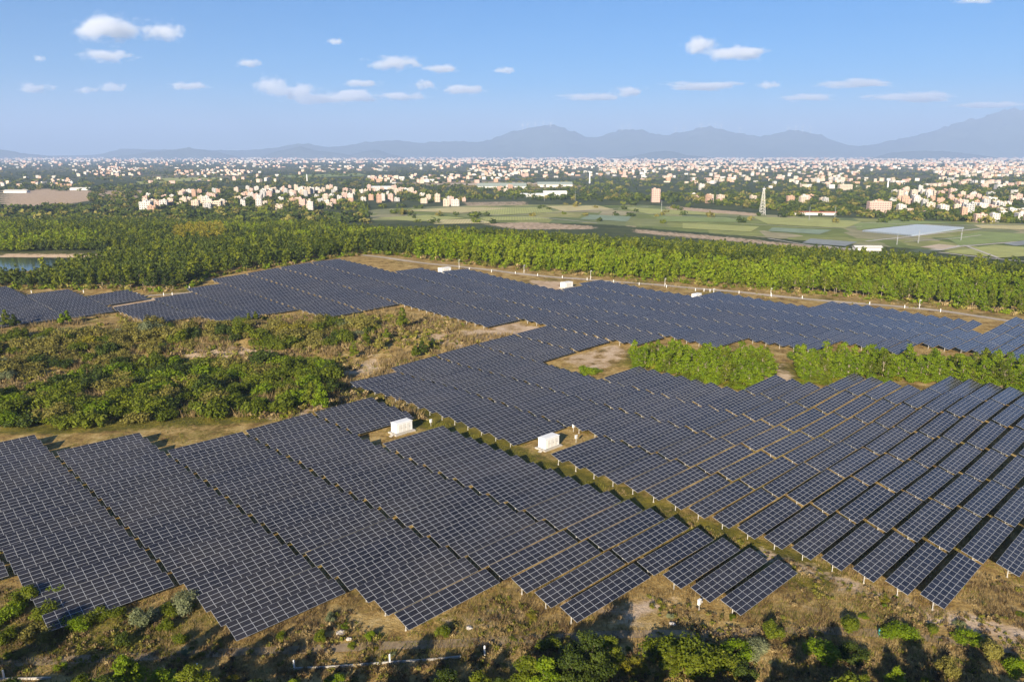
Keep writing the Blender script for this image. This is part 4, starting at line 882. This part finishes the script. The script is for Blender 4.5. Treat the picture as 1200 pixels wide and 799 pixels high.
CN = ['white', 'cream', 'pink', 'orange', 'grey']; CWt = [.26, .28, .26, .12, .08]
clusters = [  # polygon in the survey photograph, count, place, heading
    ([(165, 232), (235, 229), (250, 243), (170, 249)], 26, 'left part of the near left village', .2),
    ([(205, 226), (300, 226), (300, 246), (235, 247)], 20, 'middle of the near left village', .2),
    ([(270, 221), (420, 226), (415, 246), (300, 249)], 66, 'heart of the near left village', .15),
    ([(320, 220), (470, 222), (520, 238), (420, 241)], 40, 'right part of the near left village', .1),
    ([(518, 235), (545, 236), (545, 242), (518, 242)], 5, 'hamlet right of the near left village', .1),
    ([(1018, 240), (1045, 234), (1060, 250), (1020, 251)], 6, 'left edge of the right hand village', -.1),
    ([(1040, 224), (1140, 226), (1200, 236), (1210, 262), (1140, 262), (1060, 252)], 92, 'right hand village above the fields', -.2),
    ([(925, 234), (970, 231), (970, 239), (925, 241)], 7, 'short row of houses left of the right hand village', .0),
    ([(810, 229), (885, 234), (885, 241), (812, 238)], 8, 'scattered houses before the lattice tower', .1),
    ([(565, 222), (600, 218), (600, 226), (570, 228)], 4, 'sheds by the long white roof', .1)]
blds = []
for pts, n, place, hd in clusters:
    P = poly_xy(pts); dm = 11 if n > 10 else 14
    for x, y in spaced_poly(P, n, dm, np.random.default_rng(n)): blds.append((x, y, place, hd))
blds.sort(key=lambda b: math.hypot(b[0], b[1]))
PLC = {}
for q, (x, y, place, hd) in enumerate(blds):
    ci = random.choices(CN, CWt)[0]; k = random.choices(range(7), (4, 4, 2, 3, 1, 2, 2))[0]
    me, w, d, fl, h, _ = house_template(ci, k); z = float(hgt(x, y)); rz = hd+random.choice((0, 0, 0, math.pi/2))+random.gauss(0, .07)
    wordy = {2: 'two', 3: 'three', 4: 'four', 5: 'five'}[fl]; lb = f'{ci} {wordy} storey house in the {place}'
    if q < 40:
        W_, Rf, wins, h = house_parts(w, d, fl, k); o = empty('house', (x, y, z), rz)
        W_.build('wall', M['wall_'+ci], o); Rf.build('roof', [M['wall_'+ci], M['roofc']], o)
        for c, dd in wins: MB().box(c, dd).build('window', M['pane'], o)
    else: o = link('house', me, None, (x, y, z)); o.rotation_euler = (0, 0, rz)
    s = random.uniform(.72, .98); o.scale = (s, s, random.uniform(.6, .85)); tag(o, lb, 'house', 'flat roofed houses of the plain villages')
def block(px, py, w, d, fl, ci, label, rz=0.):
    x, y = at(px, py); W_, Rf, wins, h = house_parts(w, d, fl, 3); o = empty('apartment_block', (x, y, float(hgt(x, y))), rz); tag(o, label, 'building')
    W_.build('wall', M['wall_'+ci], o); Rf.build('roof', [M['wall_'+ci], M['roofc']], o)
    for c, dd in wins: MB().box(c, dd).build('window', M['pane'], o)
block(768, 237, 14, 11, 7, 'pink', 'tall narrow pink block standing alone left of the lattice tower')
block(1029, 250, 30, 12, 5, 'pink', 'wide pink block at the left end of the right hand village', -.05)
block(822, 222.5, 13, 11, 4, 'white', 'white block standing alone above the plain at right of centre')
block(990, 223, 30, 12, 4, 'cream', 'cream block among trees right of the lattice tower')
block(250, 246, 26, 13, 4, 'cream', 'wide cream block in the near left village', .1)
block(172, 247, 16, 13, 4, 'white', 'white block at the left end of the near left village', .1)
def shed(px, py, w, d, h, roofm, label, rz=0., wallm='white_dirty'):
    x, y = at(px, py); o = empty('shed', (x, y, float(hgt(x, y))), rz); tag(o, label, 'shed', 'long low sheds of the plain')
    MB().box((0, 0, h/2-.4), (w, d, h+.8)).build('wall', M[wallm], o)
    b = MB(); e = .8
    for s in (-1, 1):
        b.quad((-w/2-e, s*(d/2+e), h), (w/2+e, s*(d/2+e), h), (w/2+e, 0, h+d*.16), (-w/2-e, 0, h+d*.16))
        b.quad((-w/2-e, s*(d/2+e), h+.25), (w/2+e, s*(d/2+e), h+.25), (w/2+e, 0, h+.25+d*.16), (-w/2-e, 0, h+.25+d*.16))
    b.build('roof', M[roofm], o)
shed(588, 221, 120, 45, 6, 'greenroof', 'long pale green roofed factory shed at centre', .0)
shed(650, 219, 90, 40, 6, 'greenroof', 'second pale green roofed factory shed right of the first', .0)
shed(650, 230, 46, 22, 7, 'white', 'white roofed shed below the factory sheds', .1)
shed(625, 231, 50, 14, 5, 'white', 'low white shed left of the white roofed shed', .1)
shed(1016, 293, 22, 10, 2.2, 'white_dirty', 'white tent like shed beside the fields at right', -.1)
shed(445, 222, 60, 16, 5, 'white', 'long white roof in the near left village', .1)
shed(955, 252, 55, 8, 3.5, 'roofred', 'long low red roofed shed before the right hand village', -.15)
shed(20, 226, 50, 14, 4, 'white_dirty', 'pale long shed at the sand works at far left', 0)
shed(95, 223, 45, 14, 4, 'white_dirty', 'second pale shed at the sand works', 0)
# blue tunnel houses
P = poly_xy([(1010, 272), (1075, 264.5), (1130, 268), (1068, 277.5)]); o = empty('greenhouse', (*P.mean(0), float(hgt(*P.mean(0))))); tag(o, 'wide field of pale blue plastic growing tunnels among green fields', 'greenhouse')
pc = P.mean(0); zc = float(hgt(*pc)); M['bluefilm'] = plain('blue_film', (0.33, 0.38, 0.43), .5, .15, .3); nrow = 30
for i in range(nrow):
    t = (i+.5)/nrow; a = P[0]+(P[3]-P[0])*t; c = P[1]+(P[2]-P[1])*t; wv = np.linalg.norm(P[3]-P[0])/nrow*.40; dr = (c-a)/np.linalg.norm(c-a); nn = np.array([-dr[1], dr[0]])
    b = MB(); seg = 5; prev = None
    for s in range(seg+1):
        an = math.pi*s/seg; off = nn*wv*math.cos(an); zz = 1.9*math.sin(an)+.1
        cur = [(a[0]-pc[0]+off[0], a[1]-pc[1]+off[1], zz), (c[0]-pc[0]+off[0], c[1]-pc[1]+off[1], zz)]
        if prev: b.quad(prev[0], prev[1], cur[1], cur[0])
        prev = cur
    b.build('tunnel', M['bluefilm'], o)
# the remaining town fabric as one mass
def town_mass():
    r = np.random.default_rng(99); bx = MB(); bx.box((0, 0, .5), (1, 1, 1), open_bottom=True); bv, bq = np.array(bx.v), np.array(bx.q)
    X, Y, SX, SY, SZ, C = [], [], [], [], [], []
    def add(pts, n, w, h):
        P = np.array([ray_xy(a, b_, PLAIN) for a, b_ in pts]); p = sample_poly(P, n, r)
        g = gnoise(p[:, 0], p[:, 1], 260 if w < 25 else 800, 1.) > -.45; p = p[g]
        X.extend(p[:, 0]); Y.extend(p[:, 1]); m = len(p); SX.extend(r.uniform(.6, 1.6, m)*w*.8); SY.extend(r.uniform(.6, 1.1, m)*w*.85); SZ.extend(r.uniform(.4, 1.3, m)*h*.85)
    add([(0, 209), (85, 208), (85, 219), (0, 221)], 60, 11, 10); add([(85, 201), (165, 196), (165, 206), (90, 209)], 90, 13, 11); add([(205, 200), (305, 198), (305, 205), (205, 207)], 90, 14, 11)
    add([(210, 205), (330, 205), (330, 214), (150, 216)], 30, 14, 10)
    add([(430, 208), (520, 206), (600, 205), (600, 214), (440, 216)], 110, 15, 12); add([(490, 194), (520, 194), (520, 200), (490, 200)], 14, 20, 14); add([(600, 190), (760, 190), (760, 208), (600, 211)], 520, 16, 13)
    add([(700, 192), (1010, 196), (1000, 216), (820, 219), (700, 207)], 560, 15, 12); add([(540, 196), (620, 196), (620, 206), (560, 207)], 90, 15, 12); add([(1090, 198), (1210, 196), (1210, 214), (1100, 213)], 280, 15, 12)
    add([(900, 207), (1210, 215), (1210, 226), (900, 222)], 90, 14, 11); add([(1200, 215), (1120, 212), (1060, 224), (1210, 235)], 60, 13, 11)
    add([(350, 195), (460, 194), (460, 205), (350, 205)], 60, 18, 12); add([(0, 192), (350, 190), (350, 197), (0, 199)], 220, 22, 14)
    add([(-20, 186.5), (1220, 186.5), (1220, 192), (-20, 192)], 2600, 30, 20); add([(-20, 184.6), (1220, 184.6), (1220, 187), (-20, 187)], 2600, 48, 34)
    add([(440, 189.5), (1220, 189.5), (1220, 199), (500, 197)], 900, 22, 16); add([(1000, 190), (1210, 190), (1210, 200), (1000, 201)], 300, 20, 15)
    n = len(X); X, Y, SX, SY, SZ = map(np.array, (X, Y, SX, SY, SZ)); a = r.normal(0, .3, n)+r.choice([0, 1.57], n); c_, s_ = np.cos(a), np.sin(a); Z = hgt(X, Y)-.3
    V = np.empty((n, 8, 3)); lx = bv[None, :, 0]*SX[:, None]; ly = bv[None, :, 1]*SY[:, None]
    V[:, :, 0] = lx*c_[:, None]-ly*s_[:, None]+X[:, None]; V[:, :, 1] = lx*s_[:, None]+ly*c_[:, None]+Y[:, None]; V[:, :, 2] = bv[None, :, 2]*SZ[:, None]+Z[:, None]
    Q = (bq[None]+8*np.arange(n)[:, None, None]).reshape(-1, 4); ci = r.choice(5, n, p=np.array(CWt)/sum(CWt)); 
    print('town', n)
    tag(link('distant_town', fast_mesh('distant_town', V.reshape(-1, 3), Q, None, [M['wall_'+c] for c in CN], np.repeat(ci, len(bq)))), 'countless pale buildings of the towns far out on the plain', None, None, 'stuff')
town_mass()
# lattice tower, chimney, water tower, field pylons
def lattice(px, py, h, w, label, arms=0, name='lattice_tower', tk=.22):
    x, y = at(px, py); o = empty(name, (x, y, float(hgt(x, y)))); tag(o, label, 'tower'); b = MB()
    def c(t, sx, sy): k = w*(1-.8*t)/2; return Vector((sx*k, sy*k, h*t))
    seg = 9
    for i in range(seg):
        t0, t1 = i/seg, (i+1)/seg
        for sx, sy, ex, ey in ((-1, -1, 1, -1), (1, -1, 1, 1), (1, 1, -1, 1), (-1, 1, -1, -1)):
            b.tube(c(t0, sx, sy), c(t1, sx, sy), tk, n=4, cap=False); b.tube(c(t0, sx, sy), c(t1, ex, ey), tk*.6, n=4, cap=False); b.tube(c(t1, sx, sy), c(t1, ex, ey), tk*.6, n=4, cap=False)
    b.build('lattice_frame', M['grey' if arms else 'white_dirty'], o)
    p = MB(); p.box((0, 0, h-.5), (w*.45, w*.45, 1.6)) if not arms else None
    for k in range(arms): p.box((0, 0, h*(.72+.12*k)), (w*1.6-k, .5, .4))
    p.tube((0, 0, h), (0, 0, h+3), .2, n=4); p.build('antenna' if not arms else 'cross_arm', M['grey' if arms else 'white_dirty'], o)
lattice(893, 252, 36, 7, 'pale lattice tower standing in the fields at right of centre', tk=.24)
for px, py, h, lb in [(1076, 285, 9, 'slim pylon in front of the blue tunnels'), (1126, 282, 9, 'slim pylon right of the blue tunnels'), (948, 258, 14, 'slim pylon before the red roofed shed'), (978, 258, 14, 'second slim pylon right of the red roofed shed'), (775, 249, 15, 'slim pylon in the field below the tall pink block'), (1051, 287, 8, 'slim pylon near the tent like shed'), (638, 236, 15, 'slim pylon by the central fields'), (674, 236, 15, 'slim pylon right of the white shed')]:
    lattice(px, py, h, 0.8, lb, 2, 'pylon', .05)
def chimney(px, py, h, r0, label):
    x, y = at(px, py); o = empty('chimney', (x, y, float(hgt(x, y)))); tag(o, label, 'chimney'); MB().tube((0, 0, -1), (0, 0, h), r0, r0*.65, n=12).build('shaft', M['white'], o); MB().tube((0, 0, h-.01), (0, 0, h+1.2), r0*.8, n=12).build('rim', M['grey'], o)
chimney(691, 215, 34, 2.2, 'slender white chimney above the central factory sheds'); chimney(360, 213, 22, 1.8, 'thin white chimney in the woods left of centre')
def water_tower(px, py, h, label):
    x, y = at(px, py); o = empty('water_tower', (x, y, float(hgt(x, y)))); tag(o, label, 'water tower'); MB().tube((0, 0, -1), (0, 0, h*.75), 1.8, 1.6, n=10).build('shaft', M['white'], o)
    b = MB(); b.tube((0, 0, h*.7), (0, 0, h*.82), 1.7, 4.4, n=12); b.tube((0, 0, h*.82), (0, 0, h), 4.4, 4.0, n=12); b.build('tank', M['white'], o)
water_tower(1040, 222, 26, 'white water tower above the right hand village')
# wind turbines on the ridge
def turbine(px, hpx, label):
    dist = 23300.0; az_ = math.atan((px-CX)/math.hypot(F, CY-HY)); x, y = math.tan(az_)*dist, dist; z = hpx*dist/925.0+CAMH-60
    b = MB(); Ht = 150; b.tube((0, 0, -60), (0, 0, Ht), 7, 4, n=6); b.box((0, -4, Ht), (8, 16, 8)); a0 = random.uniform(0, 2)
    for k in range(3):
        a = a0+k*2.0944; b.tube((0, -12, Ht), (75*math.cos(a), -12, Ht+75*math.sin(a)), 5, 1.5, n=4)
    tag(b.build('wind_turbine', M['white'], None, (x, y, z)), label, 'wind turbine', 'tiny white wind turbines on the mountain ridge')
for i, (px, h) in enumerate([(612, 34), (618, 35), (627, 36), (636, 37), (645, 36), (728, 33), (736, 34), (790, 30), (800, 31), (820, 34), (829, 35), (836, 35), (843, 34), (865, 30), (921, 31), (930, 32), (938, 32), (947, 31)]):
    turbine(px, h-3, f'tiny white wind turbine on the far ridge, {ORD[i]} from the left')

# ---------------------------------------------------------------- air
def haze():
    m = bpy.data.materials.new('haze_air'); m.use_nodes = True; nt = m.node_tree; nt.nodes.clear()
    v = N(nt, 'ShaderNodeVolumePrincipled'); v.inputs['Color'].default_value = (0.47, 0.62, 0.92, 1); v.inputs['Density'].default_value = 7.6e-5; v.inputs['Anisotropy'].default_value = 0.0
    o = N(nt, 'ShaderNodeOutputMaterial'); nt.links.new(v.outputs[0], o.inputs['Volume'])
    b = MB(); top, bot = 1600.0, -20.0; e = EXT+200; b.box((0, (e-6300)/2, (top+bot)/2), (2*e, e+6300, top-bot))
    tag(b.build('haze', m), 'pale even haze filling the air over the plain', None, None, 'stuff')
haze()
def cloud_mat():
    m = bpy.data.materials.new('cloud_vapour'); m.use_nodes = True; nt = m.node_tree; nt.nodes.clear()
    tc = N(nt, 'ShaderNodeTexCoord'); P = tc.outputs['Object']; oi = N(nt, 'ShaderNodeObjectInfo')
    ln = N(nt, 'ShaderNodeVectorMath', operation='LENGTH'); nt.links.new(P, ln.inputs[0])
    off = N(nt, 'ShaderNodeVectorMath', operation='ADD'); nt.links.new(P, off.inputs[0])
    cb = N(nt, 'ShaderNodeCombineXYZ'); 
    for k in range(3): nt.links.new(math_(nt, 'MULTIPLY', oi.outputs['Random'], 37.0+k*11), cb.inputs[k])
    nt.links.new(cb.outputs[0], off.inputs[1])
    mp = N(nt, 'ShaderNodeMapping'); nt.links.new(off.outputs[0], mp.inputs[0]); mp.inputs['Scale'].default_value = (1.6, 1.6, .8)
    n1 = noise(nt, 1.5, 5, .6, mp.outputs[0])
    f = math_(nt, 'SUBTRACT', math_(nt, 'ADD', math_(nt, 'MULTIPLY', n1, 2.1), -.42), ln.outputs['Value'])
    d = math_(nt, 'MULTIPLY', mrange(nt, f, 0.0, .7), .010)
    v = N(nt, 'ShaderNodeVolumePrincipled'); v.inputs['Color'].default_value = (1, 1, 1, 1); nt.links.new(d, v.inputs['Density']); v.inputs['Anisotropy'].default_value = .1
    o = N(nt, 'ShaderNodeOutputMaterial'); nt.links.new(v.outputs[0], o.inputs['Volume']); return m
CM = cloud_mat()
def cloud(px, py, w, h, alt, label):
    el_ = math.atan((HY-py)/math.hypot(F, 217.5)); d = min((alt-CAMH)/math.tan(el_), 39000); az_ = math.atan((px-CX)/math.hypot(F, CY-HY)); x, y = d*math.tan(az_), d
    z = CAMH+d*math.tan(el_); ww = w*d/925/2*1.75; hh = h*d/925/2*1.6
    V, Q = [], []; n, m_ = 20, 11
    for j in range(m_):
        p = math.pi*(j/(m_-1)-.5)
        for i in range(n): a = 2*math.pi*i/n; V.append((math.cos(a)*math.cos(p)*1.05, math.sin(a)*math.cos(p)*1.05, math.sin(p)*1.05))
    for j in range(m_-1):
        for i in range(n): Q.append((j*n+i, j*n+(i+1) % n, (j+1)*n+(i+1) % n, (j+1)*n+i))
    o = link('cloud', fast_mesh('cloud', V, Q, None, [CM]), None, (x, y, z)); o.scale = (ww, ww*.7, hh); tag(o, label, 'cloud', 'small fair weather clouds low in the sky')
CL = [(145, 43, 80, 26, 'largest flat cloud at upper left'), (205, 46, 42, 20, 'rounded cloud just right of the largest one at upper left'), (140, 72, 48, 14, 'flat small cloud below the two at upper left'), (465, 80, 52, 14, 'flat cloud left of centre'), (520, 86, 36, 10, 'small cloud right of the flat one left of centre'),
      (322, 104, 34, 20, 'puffy cloud at the left of the low central group'), (352, 111, 46, 16, 'low cloud in the central group'), (412, 116, 62, 14, 'pale cloud at right of the low central group'), (428, 102, 36, 9, 'thin cloud above the low central group'), (50, 107, 34, 10, 'faint cloud low at far left'), (110, 110, 22, 8, 'tiny faint cloud low at left'), (140, 106, 28, 11, 'small cloud low at left'),
      (228, 105, 40, 9, 'thin streak cloud between left and centre'), (300, 80, 28, 9, 'small faint cloud right of the upper left ones'), (400, 57, 20, 8, 'tiny cloud alone left of centre'), (5, 75, 16, 12, 'small cloud cut by the left edge'), (62, 75, 14, 8, 'tiny cloud near the left edge'), (592, 88, 22, 7, 'tiny cloud near the middle'), (500, 104, 26, 10, 'small cloud in the low middle'), (545, 109, 44, 11, 'flat faint cloud in the low middle'),
      (735, 111, 34, 12, 'small bright cloud right of the middle'), (813, 62, 36, 20, 'bright puffy cloud at upper right'), (857, 70, 62, 15, 'long bright cloud right of the puffy one'), (820, 105, 80, 8, 'thin streak cloud below the bright pair'), (995, 103, 85, 7, 'long thin streak cloud at right'), (1060, 117, 80, 10, 'faint wide cloud low at right'), (1118, 13, 40, 8, 'small wisp near the top right'), (692, 117, 60, 8, 'faint streak right of the middle'), (895, 104, 24, 8, 'tiny cloud right of the bright pair')]
CL += [(375, 120, 60, 10, 'soft cloud under the low central group'), (470, 116, 50, 9, 'faint cloud right of the low central group'), (1150, 126, 70, 7, 'faint streak above the right hand mountain'), (940, 118, 60, 7, 'faint streak right of centre')]
for px, py, w, h, lb in CL: cloud(px, py, w, h, 2900, lb)
